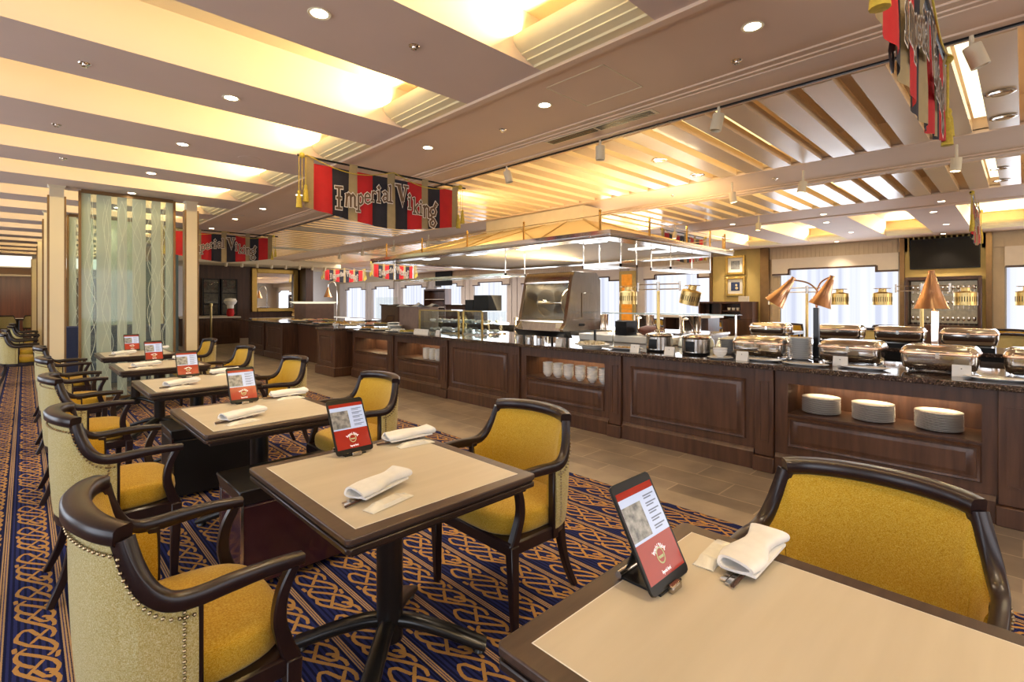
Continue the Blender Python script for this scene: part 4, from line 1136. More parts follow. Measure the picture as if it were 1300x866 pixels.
# chafing dishes
def make_chafer():
    t = thing('chafing_dish', 'x', 'chafing dish')
    def ring(hx, hy, r, z, n=5):
        out = []
        for (sx, sy, a0) in ((1, 1, 0), (-1, 1, 90), (-1, -1, 180), (1, -1, 270)):
            for k in range(n + 1):
                a = R(a0 + 90 * k / n); out.append((sx * (hx - r) + r * math.cos(a), sy * (hy - r) + r * math.sin(a), z))
        return out
    def loft(levels):
        vs = []; fs = []
        for L_ in levels: vs += ring(*L_)
        n = 24
        for k in range(len(levels) - 1):
            for j in range(n): fs.append((k * n + j, k * n + (j + 1) % n, (k + 1) * n + (j + 1) % n, (k + 1) * n + j))
        fs.append(tuple(range(n))[::-1]); fs.append(tuple((len(levels) - 1) * n + j for j in range(n)))
        return MB().add(vs, fs, True)
    loft([(.150, .190, .035, .012), (.170, .210, .045, .028), (.180, .220, .05, .07), (.180, .220, .05, .125)]).build('pan_body', 'chrome', t, ang=50)
    loft([(.184, .224, .05, .123), (.186, .226, .05, .132), (.184, .224, .05, .142)]).build('rim', 'copper', t, ang=50)
    loft([(.180, .220, .05, .142), (.176, .216, .05, .160), (.160, .200, .045, .180), (.148, .188, .04, .186), (.01, .01, .004, .189)]).build('lid', 'chrome', t, ang=35)
    h = MB(); h.tube([(-.186, -.06, .150), (-.215, -.05, .150), (-.215, .05, .150), (-.186, .06, .150)], .006, 8); h.box(-.19, -.18, -.012, .012, .10, .150); h.build('handle', 'chrome', t)
    for (x, y) in ((.14, .18), (-.14, .18), (.14, -.18), (-.14, -.18)): MB().lathe([(.012, 0), (.010, .03)], (x, y, 0), 10).build('leg', 'chrome', t)
    return t
cd0 = make_chafer()
CD = [(4.98, 1.72, Z, 'first chafing dish from the left on the front counter'), (5.05, 1.02, Z, 'second chafing dish on the front counter, right of the tall plate stack'), (4.93, .44, Z, 'large chafing dish on the front counter under the upright copper lamp'), (5.02, -.12, Z, 'chafing dish cut off by the right edge of the frame'),
      (7.10, 2.35, .935, 'leftmost chafing dish on the second counter'), (7.10, 1.55 + .0, .935, 'second chafing dish on the rear counter, half behind the black post'), (7.10, .98, .935, 'chafing dish on the rear counter left of the brass pole'), (7.05, .40, .935, 'chafing dish on the rear counter right of the brass pole'), (6.95, -.25, .935, 'rear chafing dish at the right edge of the frame')]
for k, (x, y, z, l) in enumerate(CD):
    o = cd0 if k == 0 else dup(cd0)
    o.location = (x, y, z); o['label'] = 'polished steel ' + l; o['group'] = 'chafing dishes'
for k, (x, y) in enumerate(((7.10, 2.35), (7.10, 1.55), (7.10, .98), (7.05, .40), (6.95, -.25))):
    s = MB(); s.box(x - .17, x + .17, y - .2, y + .2, .8855, .934); s.build('induction_base', 'black'); ob = bpy.context.scene.objects[-1] if False else None
for o in [o for o in C.objects if o.name.startswith('induction_base')]:
    pass
k = 0
for o in list(C.objects):
    if o.name.split('.')[0] == 'induction_base': tag(o, 'flat black heater under the ' + ORD[k] + ' rear chafing dish', 'heater', 'rear chafing dish heaters'); k += 1
# rear counter
t = thing('rear_counter', 'second buffet counter behind the first with dark front and granite top', 'counter', (6.86, -3.0, 0))
MB().box(.03, .9, 0, 5.75, 0, .845).build('carcass', 'black', t); MB().box(0, .93, -.02, 5.78, .845, .885).build('worktop', 'granite', t, bevel=.006)
MB().box(.015, .03, 2.85, 3.55, .60, .80).build('control_panel', 'steel', t)
# heat lamps: brass poles with cross bar and two drum lamps
def drum_mb(): return None
def make_drum_lamp(lab, x, y, z, poleh, base_z, spread=.37, tilt=0, group=None):
    t = thing('heat_lamp', lab, 'heat lamp', (x, y, base_z), group='brass drum heat lamps')
    MB().lathe([(.05, 0), (.05, .008), (.018, .014), (.018, poleh)], (0, 0, 0), 16).build('pole', 'brassb', t)
    MB().lathe([(.019, poleh), (.019, poleh + .10), (.001, poleh + .105)], (0, 0, 0), 14).build('pole_cap', 'steel', t)
    b = MB()
    for zz in (poleh + .02, poleh + .075): b.tube([(0, -spread + .12, zz), (0, spread - .12, zz)], .006, 8)
    b.build('cross_bar', 'chrome', t)
    for s in (1, -1):
        MB().lathe([(.011, poleh), (.011, poleh + .10)], (0, s * (spread - .13), 0), 10).build('bar_end', 'steel', t)
        m = Matrix.Rotation(R(tilt if s < 0 else 0), 3, 'X'); c = (0, s * spread, poleh - .02)
        sh = MB().lathe([(.040, .075), (.042, .03), (.094, .018), (.10, .012), (.10, -.125), (.096, -.125), (.096, .005), (.04, .015)], c, 28, m, False).build('lamp_shade', 'brassb', t, ang=35)
        v = MB()
        for k in range(28):
            a = 2 * PI * k / 28; p0 = m @ Vector((.1008 * math.cos(a), .1008 * math.sin(a), -.03)); p1 = m @ Vector((.1008 * math.cos(a), .1008 * math.sin(a), -.085)); d = m @ Vector((-math.sin(a), math.cos(a), 0)) * .0035
            q = Vector(c); v.add([q + p0 - d, q + p0 + d, q + p1 + d, q + p1 - d], [(0, 1, 2, 3)])
        v.build('vent_slots', 'black', sh)
        MB().tube([(c[0] + .085 * math.cos(2 * PI * k / 20), c[1] + .085 * math.sin(2 * PI * k / 20), c[2] + .072) for k in range(21)], .004, 6, False).build('ring_handle', 'chrome', sh)
        MB().lathe([(.001, -.03), (.045, -.04), (.03, -.1), (.001, -.11)], c, 14, m).build('bulb', emat('lamp_bulb', (1, .75, .45), 3), sh)
    return t
make_drum_lamp('brass pole with two slotted drum heat lamps left of the pictures, the right one tilted', 4.97, 2.80, 0, .63, Z, .38, 14)
make_drum_lamp('brass pole with two drum heat lamps behind the leaning copper cones', 7.38, 2.0, 0, .62, Z, .37)
make_drum_lamp('brass pole with two drum heat lamps before the drinks cabinet', 7.38, .82, 0, .62, Z, .37)
make_drum_lamp('brass pole with drum heat lamps at the right edge of the frame', 7.38, -.40, 0, .62, Z, .37)
# copper cone lamps
def cone(parent, tip, mouth, r=.11):
    tip, mouth = Vector(tip), Vector(mouth); ax = (mouth - tip); h = ax.length; q = ax.normalized().to_track_quat('Z', 'Y').to_matrix()
    s = MB().lathe([(.018, -.03), (.022, -.025), (.020, 0), (.024, .004), (r * .55, h * .5), (r, h), (r + .003, h + .002), (r - .004, h), (r * .5, h * .5), (.015, .01)], tip, 28, q, False).build('cone_shade', 'copper', parent, ang=50)
    MB().lathe([(.001, h * .6), (.05, h * .75), (.045, h * .93), (.001, h * .97)], tip, 14, q).build('bulb', emat('warm_bulb', (1, .6, .35), 2), s)
    return s
t = thing('copper_heat_lamp', 'black post with two leaning copper cone lamps on curved arms', 'heat lamp', (5.12, 1.31, Z))
MB().box(-.022, .022, -.022, .022, 0, .46).build('post', 'iron', t, bevel=.003)
MB().lathe([(.06, 0), (.06, .01), (.02, .02)], seg=16).build('post_base', 'iron', t)
cone(t, (.0, .20, .715), (-.03, .345, .50), .092); cone(t, (0, -.115, .715), (-.02, -.03, .48), .092)
MB().tube(crom([(0, 0, .46), (0, -.02, .58), (0, .06, .68), (0, .185, .715)], 5), .007).build('curved_arm', 'copper', t)
MB().tube(crom([(0, 0, .46), (0, .01, .55), (0, -.03, .68), (0, -.10, .73)], 5), .007).build('curved_arm', 'copper', t)
t = thing('copper_heat_lamp', 'upright copper cone heat lamp over the large chafing dish', 'heat lamp', (5.22, .50, Z))
MB().box(-.022, .022, -.022, .022, 0, .44).build('post', 'chrome', t, bevel=.003)
MB().box(-.07, .07, -.07, .07, 0, .008).build('post_base', 'chrome', t, bevel=.003)
MB().tube(crom([(0, 0, .43), (.02, .02, .52), (.0, .0, .68)], 5), .008).build('arm', 'copper', t)
cone(t, (-.02, .02, .735), (-.02, .02, .46), .112)
# tent cards
crd = MB().prism([(0, 0), (.003, 0), (.022, .075), (.041, 0), (.044, 0), (.022, .08)], 'y', -.05, .05).build('dish_label_card', 'paper'); cd1 = [0]
ems = MB().lathe([(.0035, -.0005), (.0035, .0005)], (.006, 0, .055), 10, Matrix.Rotation(R(75), 3, 'Y')).build('small_emblem', 'black', crd)
CDS = [(4.47, 1.72, 'before the first chafing dish'), (4.62, 1.02, 'before the second chafing dish'), (4.58, .30, 'before the large chafing dish'), (4.42, 2.38, 'before the right soup kettle'), (4.42, 2.76, 'before the left soup kettle'), (4.46, 3.80, 'at the right foot of the oven')] + [(4.48, 6.82 - .1 * k, 'in the row left of the glass case, ' + ORD[k] + ' from the left') for k in range(4)] + [(4.50, 6.25, 'before the glass display case')]
for k, (x, y, l) in enumerate(CDS):
    o = crd if k == 0 else crd.copy()
    if k:
        C.objects.link(o); e = ems.copy(); C.objects.link(e); e.parent = o
    o.location = (x, y, Z); tag(o, 'small white folded card ' + l, 'card', 'dish label cards')
# serving trays with tongs
def tray(x, y, rz, lab, r=(.09, .17), food=None):
    t = thing('serving_plate', lab, 'plate', (x, y, Z), rz)
    MB().lathe([(.001, .004), (.7, .004), (.75, .002), (1.0, .014), (1.0, .017), (.72, .007), (.001, .007)], (0, 0, 0), 32, Matrix.Diagonal((r[0], r[1], 1)), False).build('plate', 'white', t)
    return t
def tongs(x, y, rz, lab):
    t = thing('serving_tongs', lab, 'tongs', (x, y, Z + .019), rz)
    for s in (1, -1): MB().sweep([(-.0, s * .004, .006), (.10, s * .016, .004), (.20, s * .010, .003), (.23, s * .004, .003)], [.010, .014, .018, .024], .002, .3).build('tong_arm', 'chrome', t)
for k, (x, y, l) in enumerate(((4.52, 1.24, 'between the second and tall stack'), (4.60, .86, 'before the second chafing dish'), (4.56, .12, 'before the large chafing dish'), (4.60, 1.60, 'before the first chafing dish'))):
    tray(x, y, 0, 'oval white plate with tongs ' + l); tongs(x, y - .10, R(90 + 8), 'steel tongs lying on the plate ' + l)
# soup kettles
def kettle(x, y, lab):
    t = thing('soup_kettle', lab, 'kettle', (x, y, Z))
    MB().lathe([(.125, 0), (.13, .01), (.13, .15), (.128, .155)], seg=32).build('body', 'black', t)
    MB().lathe([(.1305, .02), (.1315, .02), (.1315, .15), (.1305, .15)], seg=32, cap=False).build('steel_band', 'steel', t)
    MB().lathe([(.135, .155), (.14, .165), (.135, .178), (.10, .19), (.001, .195)], seg=32).build('lid', 'chrome', t)
    MB().box(-.136, -.128, -.045, .045, .03, .13).build('control_panel', 'black', t, bevel=.004)
    MB().tube(crom([(0, -.05, .185), (0, -.045, .215), (0, .045, .215), (0, .05, .185)], 4), .005).build('lid_handle', 'chrome', t)
    MB().tube([(.02, .02, .19), (.06, .10, .34)], .005).build('ladle', 'wooddark', t)
kettle(4.74, 2.66, 'left of two black and steel soup kettles'); kettle(4.72, 2.25, 'right of two black and steel soup kettles')
bowl_stack(4.50, 1.92, Z + .014, 2, .02, 'white bowl on a saucer before the first chafing dish', 'bowls on the saucer')
stack_obj(4.50, 1.92, 1, .11, 'white saucer under the two bowls', 'saucer')
# domed white covers, roast, boards
for k, (x, y) in enumerate(((5.50, 2.62), (5.50, 2.18))):
    o = MB().lathe([(.19, 0), (.20, .01), (.185, .08), (.13, .13), (.001, .145)], (x, y, Z), 32).build('domed_cover', pmat('pearl_dome', (.80, .82, .76), .15, scale=20, var=.15), None); tag(o, ('left' if k == 0 else 'right') + ' of two large pale domed covers behind the kettles', 'cover', 'domed covers')
b = MB().box(5.35, 5.85, 2.85, 4.2, Z, Z + .09).build('carving_board', 'marble', bevel=.01); tag(b, 'long white carving board right of the oven', 'board')
h = MB().sphere((5.6, 3.25, Z + .15), .11, 16, 1, 1.7, .62).build('roast_meat', 'ham'); tag(h, 'dark roasted joint of meat on the white board', 'food')
t = thing('cheese_platter', 'round pale platter with heaped cheese cubes beside the oven', 'platter', (4.60, 3.42, Z))
MB().lathe([(.12, 0), (.10, .02), (.19, .03), (.20, .035), (.19, .04), (.001, .035)], seg=32).build('platter', 'marble', t)
c = MB()
for k in range(60):
    a = random.random() * 6.28; r = .15 * random.random() ** .5; s = .012; z = .045 + .03 * (1 - r / .15) * random.random()
    c.box(r * math.cos(a) - s, r * math.cos(a) + s, r * math.sin(a) - s, r * math.sin(a) + s, z - .01, z + s)
c.build('cheese_cubes', 'food1', t)['kind'] = 'stuff'
t = thing('nut_platter', 'flat oval platter of nuts between the cheese and the kettles', 'platter', (4.64, 3.0, Z))
MB().lathe([(.001, 0), (.8, .004), (1.0, .02), (1.0, .024), (.8, .012), (.001, .012)], seg=32, mat=Matrix.Diagonal((.12, .2, 1)), cap=False).build('platter', 'white', t)
c = MB()
for k in range(80):
    a = random.random() * 6.28; r = random.random() ** .5 * .8; c.sphere((.12 * r * math.cos(a), .2 * r * math.sin(a), .018), .009, 6)
c.build('nuts', 'bread', t)['kind'] = 'stuff'
# glass sneeze guard shelf
t = thing('sneeze_guard', 'long clear glass shelf on steel posts along the counter', 'sneeze guard', (5.02, 2.0, Z))
MB().box(-.0, .20, 0, 1.58, .375, .383).build('glass_shelf', 'glass', t)
MB().box(-.004, .0, 0, 1.58, .372, .386).build('glass_edge', pmat('glass_edge', (.6, .75, .72), .1), t)
for y in (.05, 1.53): MB().tube([(.16, y, 0), (.16, y, .375)], .01, 8).build('post', 'chrome', t)

# rotisserie oven
t = thing('rotisserie_oven', 'stainless steel rotisserie oven with slanted glass front on the counter', 'oven', (4.42, 3.66, Z))
W = .78
side = [(.06, .17), (-.04, .17), (-.05, .20), (.015, .27), (.13, .80), (.18, .87), (.60, .87), (.68, .78), (.68, .17)]
m = MB()
for y in (0, W - .05): MB().prism(side, 'y', y, y + .05).build('side_panel', 'steel', t, bevel=.004)
m = MB(); m.prism([(.0, .17), (.68, .17), (.68, .26), (.02, .26)], 'y', .05, W - .05); m.prism([(.64, .26), (.68, .26), (.68, .78), (.64, .80)], 'y', .05, W - .05); m.prism([(.12, .75), (.13, .80), (.18, .87), (.60, .87), (.66, .80), (.60, .75)], 'y', .05, W - .05); m.build('casing', 'steel', t)
MB().prism([(-.04, .17), (.06, .17), (.12, .09), (.04, .10)], 'y', -.02, W + .02).build('drip_tray', 'iron', t, bevel=.004)
MB().prism([(.020, .28), (.024, .28), (.124, .745), (.120, .745)], 'y', .05, W - .05).build('front_glass', 'glass', t)
MB().sweep([(.115, .04, .745), (.115, W - .04, .745)], .014, .02).build('door_rail', 'chrome', t); MB().sweep([(.014, .04, .28), (.014, W - .04, .28)], .014, .02).build('door_rail', 'chrome', t)
MB().lathe([(.17, -.20), (.17, -.19)], (.33, W / 2, .50), 32, Matrix.Rotation(R(90), 3, 'X')).lathe([(.17, .20), (.17, .19)], (.33, W / 2, .50), 32, Matrix.Rotation(R(90), 3, 'X')).build('rotor_disc', 'steel', t)
MB().lathe([(.015, -.22), (.015, .22)], (.33, W / 2, .50), 12, Matrix.Rotation(R(90), 3, 'X')).build('spit', 'chrome', t)
MB().box(.06, .62, .06, W - .06, .262, .275).build('interior_tray', 'brassb', t)
MB().box(.007, .012, .06, .15, .205, .262).build('warning_sticker', 'food1', t)
MB().box(.25, .36, -.004, 0, .225, .255).build('vent_slot', 'black', t, bevel=.005)
MB().prism([(.10, .30), (.30, .33), (.30, .62), (.52, .62), (.52, .33), (.66, .30)], 'y', -.008, 0).build('side_emboss', 'steel', t, bevel=.006)
for (x, y) in ((.08, .04), (.08, W - .04), (.62, .04), (.62, W - .04)): MB().lathe([(.022, 0), (.016, .01), (.016, .17)], (x, y, 0), 12).build('leg', 'iron', t)
area('oven_light', (4.75, 3.97, Z + .74), (0, 0, -1), .4, .1, 3, (1, .8, .5))
o = MB().box(5.35, 5.6, 3.45, 3.62, Z + .09, Z + .27).build('card_reader', 'black', bevel=.005); tag(o, 'small black machine with lit vents just right of the oven', 'machine')

for k, (x, y, rr, hh) in enumerate(((5.45, 5.42, .07, .22), (5.45, 5.22, .07, .20), (5.62, 5.60, .08, .25), (5.30, 5.05, .06, .17), (5.3, 4.85, .06, .2))):
    o = MB().lathe([(rr * .96, 0), (rr, .01), (rr, hh), (rr * 1.06, hh + .01), (rr * .9, hh + .01), (rr * .9, .02), (.001, .01)], (x, y, Z), 20, None, False).build('steel_canister', 'chrome'); tag(o, 'small steel canister left of the oven, ' + ORD[k] + ' in the cluster', 'canister', 'steel canisters')
for k, (x, y, f) in enumerate(((4.60, 8.60, 'bread'), (4.62, 8.12, 'food1'), (4.58, 7.55, 'white'), (4.55, 7.10, 'food2'))):
    t = thing('dessert_platter', 'round platter of ' + ('golden pastries', 'pale cheese', 'white sweets', 'green salad')[k] + ' near the far end of the granite counter', 'platter', (x, y, Z))
    MB().lathe([(.001, 0), (.14, .003), (.19, .018), (.19, .022), (.14, .010), (.001, .010)], seg=28, cap=False).build('platter', 'white', t)
    m = MB()
    for q in range(22):
        a = random.random() * 6.28; r = .14 * random.random() ** .5; m.sphere((r * math.cos(a), r * math.sin(a), .028), .024, 8, 1, 1.2, .8)
    m.build('food', f, t)['kind'] = 'stuff'
# glass display cases
def case(x, y0, y1, lab, nsh=2):
    t = thing('display_case', lab, 'display case', (x, y0, Z)); w = y1 - y0; D = .5; h = .36
    g = MB(); g.box(0, .006, 0, w, .02, h); g.box(0, D, 0, .006, .02, h); g.box(0, D, w - .006, w, .02, h); g.build('glass_walls', 'glass', t)
    MB().box(-.01, D, -.01, w + .01, h, h + .012).build('top_pane', 'glass', t); MB().box(-.01, D, -.01, w + .01, 0, .02).build('base_tray', 'chrome', t)
    e = MB()
    for yy in (0, w): e.box(-.012, .012, yy - .012, yy + .012, 0, h)
    e.box(-.012, .0, 0, w, h - .004, h + .014); e.build('corner_posts', 'brassb', t)
    MB().box(.05, D - .05, .03, w - .03, .16, .17).build('glass_shelf', 'chrome', t)
    f = MB()
    for k in range(int(w * 60)): f.sphere((.08 + .34 * random.random(), .06 + (w - .12) * random.random(), .045 + .15 * (k % 2)), .032, 8, 1, 1.3, .75)
    f.build('pastries', 'white', t)['kind'] = 'stuff'
case(4.97, 6.32, 7.42, 'long glass display case with pastries left of the smaller case'); case(5.0, 5.78, 6.24, 'small glass display case under the black boxes')
for k, (y, w, h) in enumerate(((6.02, .20, .17), (5.66, .35, .24))):
    o = MB().box(5.02, 5.3, y, y + w, Z + .373, Z + .373 + h).build('black_box', 'black', bevel=.006); tag(o, ('smaller' if k == 0 else 'larger') + ' black box on top of the small glass case', 'box')
t = thing('cloth_covered_box', 'wooden box topped by a crumpled white cloth left of the glass case', 'box', (5.0, 7.52, Z))
MB().box(0, .45, 0, .62, 0, .42).build('box_body', pmat('taupe_wood', (.26, .18, .15), .4, var=.15), t, bevel=.008)
cl = MB(); vs = []; fs = []; n = 12
for i in range(n + 1):
    for j in range(n + 1):
        x = -.05 + .55 * i / n; y = -.06 + .74 * j / n; z = .425 + .06 * max(0, math.sin(i * .9) * math.sin(j * .7 + 1)) + (.09 if (i, j) == (6, 6) else 0); vs.append((x, y, z))
for i in range(n):
    for j in range(n): a = i * (n + 1) + j; fs.append((a, a + 1, a + n + 2, a + n + 1))
cl.add(vs, fs, True).build('white_cloth', 'cloth', t, sub=1)
g = MB().box(5.0, 5.01, 8.2, 9.0, Z, Z + .60).build('glass_screen', 'glass'); tag(g, 'upright clear glass guard behind the far plates', 'glass guard')
# central raised stand with luminous top, ham stand, bread basket (far)
t = thing('display_plinth', 'raised wooden box with a glowing glass top on the far buffet', 'display stand', (5.85, 14.6, .901))
MB().box(0, .85, 0, .85, 0, .44).build('box_body', pmat('plum_brown_wood', (.22, .13, .10), .4, var=.15), t); MB().frustum((-.0, .85, 0, .85, .44), (-.12, .97, -.12, .97, .50)).build('glowing_top', emat('lit_plinth', (1, .90, .65), .6), t)
FOOD = ['food1', 'pink', 'food2', 'bread', 'white']
k = 0
PN = ['white', 'shallow', 'oval', 'round']
for i in range(6):
    for j in range(3):
        x = 4.95 + .38 * j + (.1 if i % 2 else 0); y = (10.05, 10.6, 11.15, 11.75, 12.75, 13.35)[i]
        zz = .8855 if y < 12.0 else .901
        t = thing('food_platter', f'{PN[(i + j) % 4]} dish of {["cheese", "sliced ham", "salad", "bread rolls"][k % 4]}, row {ORD[i]} past the pedestal, {["front", "middle", "back"][j]}', 'platter', (x, y, zz), group='platters on the far buffet')
        MB().lathe([(.001, 0), (.75, .003), (1, .02), (1, .025), (.75, .01), (.001, .01)], seg=24, mat=Matrix.Diagonal((.17, .24, 1)), cap=False).build('platter', 'white', t)
        f = MB()
        for q in range(26):
            a = random.random() * 6.28; r = .75 * random.random() ** .5; f.sphere((.17 * r * math.cos(a), .24 * r * math.sin(a), .025), .03, 6, 1, 1.3, .6)
        f.build('food', FOOD[k % 4], t)['kind'] = 'stuff'; k += 1
for k, (x, y) in enumerate(((4.78, 9.15), (4.35, 9.4))):
    bowl_stack(x, y, .905 if x < 4.6 else .905, 1, 0, ('rear' if k == 0 else 'front') + ' white bowl on the projecting pedestal', 'pedestal bowls')
t = thing('bread_basket', 'wide basket of bread and greens before the mirror', 'basket', (6.55, 16.95, .9)); MB().box(.0, 1.2, .1, .6, 0, .12).build('basket', 'bread', t, bevel=.03)
m = MB()
for q in range(14): m.sphere((.1 + 1.0 * random.random(), .35 + .2 * random.random(), .17), .09, 8, 1.4, 1, .7)
m.build('bread_rolls', 'bread', t)['kind'] = 'stuff'
t = thing('copper_heat_lamp', 'distant copper cone lamp on a tall curved arm before the mirror', 'heat lamp', (8.05, 17.3, .841))
MB().tube(crom([(0, 0, 0), (0, 0, .9), (-.1, 0, 1.25), (-.3, 0, 1.2), (-.33, 0, 1.05)], 6), .015).build('curved_arm', 'chrome', t); cone(t, (-.33, 0, 1.05), (-.33, 0, .72), .14)
# chef hat on stand, brass post
t = thing('chef_hat', "white chef's hat resting above a red scarf on the far counter", 'hat', (5.02, 18.9, .9))
MB().lathe([(.10, .27), (.105, .38), (.17, .44), (.20, .52), (.16, .60), (.001, .62)], seg=20).build('hat', 'cloth', t)
MB().lathe([(.09, 0), (.12, .08), (.11, .2), (.08, .26), (.001, .28)], seg=16).build('red_scarf', 'red', t)
t = thing('barrier_post', 'slim brass barrier post standing in the stone aisle', 'post', (4.18, 17.8, 0))
MB().lathe([(.17, 0), (.17, .02), (.05, .04), (.001, .045)], seg=24).build('base', 'brassb', t); MB().lathe([(.03, .03), (.03, 1.25), (.045, 1.26), (.045, 1.34), (.001, 1.36)], seg=14).build('pole', 'brassb', t)
# service station with pale top in the middle distance
t = thing('service_station', 'black open fronted service station with pale top', 'counter', (11.2, 5.05, 0))
m = MB(); m.box(0, .6, 0, .06, 0, 1.02); m.box(0, .6, 1.06, 1.12, 0, 1.02); m.box(.5, .6, .06, 1.06, 0, 1.02); m.build('carcass', 'wooddark', t); MB().box(-.06, .66, -.08, 1.2, 1.02, 1.08).build('top', 'marble', t)
for k, (x, y) in enumerate(((10.0, 16.0), (10.8, 12.9))):
    t = thing('service_station', ('farther' if k == 0 else 'nearer') + ' dark service counter before the distant curtains', 'counter', (x, y, 0)); MB().box(0, .6, 0, 1.6, 0, 1.25).build('carcass', 'wooddark', t); MB().box(-.04, .64, -.04, 1.64, 1.25, 1.3).build('top', 'granite', t)
# kitchen equipment inside the island
t = thing('kitchen_counter', 'steel kitchen counter inside the island under the hood', 'counter', (7.0, 3.2, 0)); MB().box(0, .8, 0, 6.5, 0, .9).build('carcass', 'steel', t); MB().box(-.02, .82, -.02, 6.52, .9, .93).build('worktop', 'chrome', t)
for k, y in enumerate((3.6, 4.4, 5.3, 6.5)):
    t = thing('stock_pot', 'steel pot on the kitchen counter, ' + ORD[k] + ' from the right', 'pot', (7.35, y, .931), group='steel pots')
    MB().lathe([(.15, 0), (.16, .01), (.16, .24), (.165, .25), (.15, .25), (.15, .03), (.001, .02)], seg=24, cap=False).build('pot_body', 'chrome', t); MB().tube([(-.2, 0, .2), (-.16, -.05, .2)], .008).tube([(-.2, 0, .2), (-.16, .05, .2)], .008).build('handle', 'chrome', t)

# ------------------------------------------------------------------ hood canopy
t = thing('kitchen_hood', 'large chrome rimmed hood with brass gallery rail and hipped canopy', 'hood', (0, 0, 0))
HX0, HX1, HY0, HY1, HB = 4.49, 7.75, 3.10, 8.25, 2.10
m = MB(); r = .10
m.box(HX0, HX1, HY0, HY0 + .25, HB, HB + .05); m.box(HX0, HX1, HY1 - .25, HY1, HB, HB + .05); m.box(HX0, HX0 + .25, HY0 + .25, HY1 - .25, HB, HB + .05); m.box(HX1 - .25, HX1, HY0 + .25, HY1 - .25, HB, HB + .05)
m.build('rim', 'steel', t, bevel=.012, seg=2)
m = MB(); m.box(HX0 - .012, HX1 + .012, HY0 - .012, HY0, HB + .03, HB + .075); m.box(HX0 - .012, HX1 + .012, HY1, HY1 + .012, HB + .03, HB + .075); m.box(HX0 - .012, HX0, HY0, HY1, HB + .03, HB + .075); m.box(HX1, HX1 + .012, HY0, HY1, HB + .03, HB + .075)
m.build('chrome_edge', 'chrome', t)
MB().box(HX0 + .25, HX1 - .25, HY0 + .25, HY1 - .25, HB + .035, HB + .045).build('hood_ceiling', pmat('hood_panel', (.62, .54, .44), .5, metal=.2, var=.05), t)
for k, (x, y) in enumerate(((4.9, 3.5), (4.9, 4.6), (4.9, 5.7), (4.9, 6.9), (6.6, 3.5), (6.0, 3.5))):
    MB().box(x, x + .12, y, y + .34, HB + .02, HB + .034).build('light_panel', 'led2', t)
area('canopy_uplight', (5.9, 3.35, HB + .12), (0, .3, 1), 2.4, .15, 26, (1, .76, .42))
area('canopy_uplight', (7.5, 5.6, HB + .12), (-.3, 0, 1), .15, 4.2, 30, (1, .74, .38))
area('hood_light', (5.1, 4.4, HB - .02), (0, 0, -1), .3, 2.6, 14, (1, .93, .8)); area('hood_light', (6.6, 5.6, HB - .02), (0, 0, -1), .6, 4.2, 24, (1, .93, .8))
BX0, BX1, BY0, BY1, BZ = 6.33, 6.82, 4.87, 7.2, 2.70
MB().box(BX0, BX1, BY0, BY1, BZ, CZ - .03).build('duct_box', 'canvas', t)
rz0 = HB + .05
a0 = [(HX0 + .12, HY0 + .12), (HX1 - .12, HY0 + .12), (HX1 - .12, HY1 - .12), (HX0 + .12, HY1 - .12)]; b0 = [(BX0, BY0), (BX1, BY0), (BX1, BY1), (BX0, BY1)]
m = MB()
for j in range(4):
    p, q, s_, u = a0[j], a0[(j + 1) % 4], b0[(j + 1) % 4], b0[j]
    m.quad((*p, rz0), (*q, rz0), (*s_, BZ), (*u, BZ))
m.build('canopy', 'canvas', t)
m = MB()
for j in range(4):
    p, u = a0[j], b0[j]; m.sweep([(*p, rz0 + .01), (*u, BZ + .01)], .03, .02)
def lerp(a, b, t_): return a + (b - a) * t_
for f0, f1 in ((.22, .15), (.22, .6), (.55, .15 + .2), (.55, .8), (.85, .6)):
    m.sweep([(a0[0][0], lerp(a0[0][1], a0[3][1], f0), rz0 + .012), (b0[0][0], lerp(b0[0][1], b0[3][1], f1), BZ + .006)], .018, .012)
m.build('canopy_ribs', 'brassb', t)
m = MB()
PY = [3.25, 4.42, 5.55, 6.68, 7.77]
posts = [(HX0 + .03, y) for y in PY] + [(x, HY0 + .03) for x in (5.35, 6.3, 7.0, 7.5)] + [(HX1 - .03, y) for y in PY]
for i, (x, y) in enumerate(posts):
    MB().lathe([(.018, 0), (.018, .01), (.013, .02), (.013, .22), (.018, .225), (.010, .235), (.016, .25), (.001, .268)], (x, y, HB + .075 if False else HB + .05), 12).build('rail_post', 'brass', t)
rl = MB()
rl.tube([(HX0 + .03, 3.13, HB + .25), (HX0 + .03, HY1 - .03, HB + .25)], .006, 8); rl.tube([(HX0 + .03, HY0 + .03, HB + .25), (HX1 - .03, HY0 + .03, HB + .25)], .006, 8); rl.tube([(HX1 - .03, HY0 + .03, HB + .25), (HX1 - .03, HY1 - .03, HB + .25)], .006, 8)
rl.build('gallery_rail', 'chrome', t)
area('canopy_uplight', (4.68, 5.6, HB + .12), (1, 0, .55), .15, 4.2, 48, (1, .74, .38))
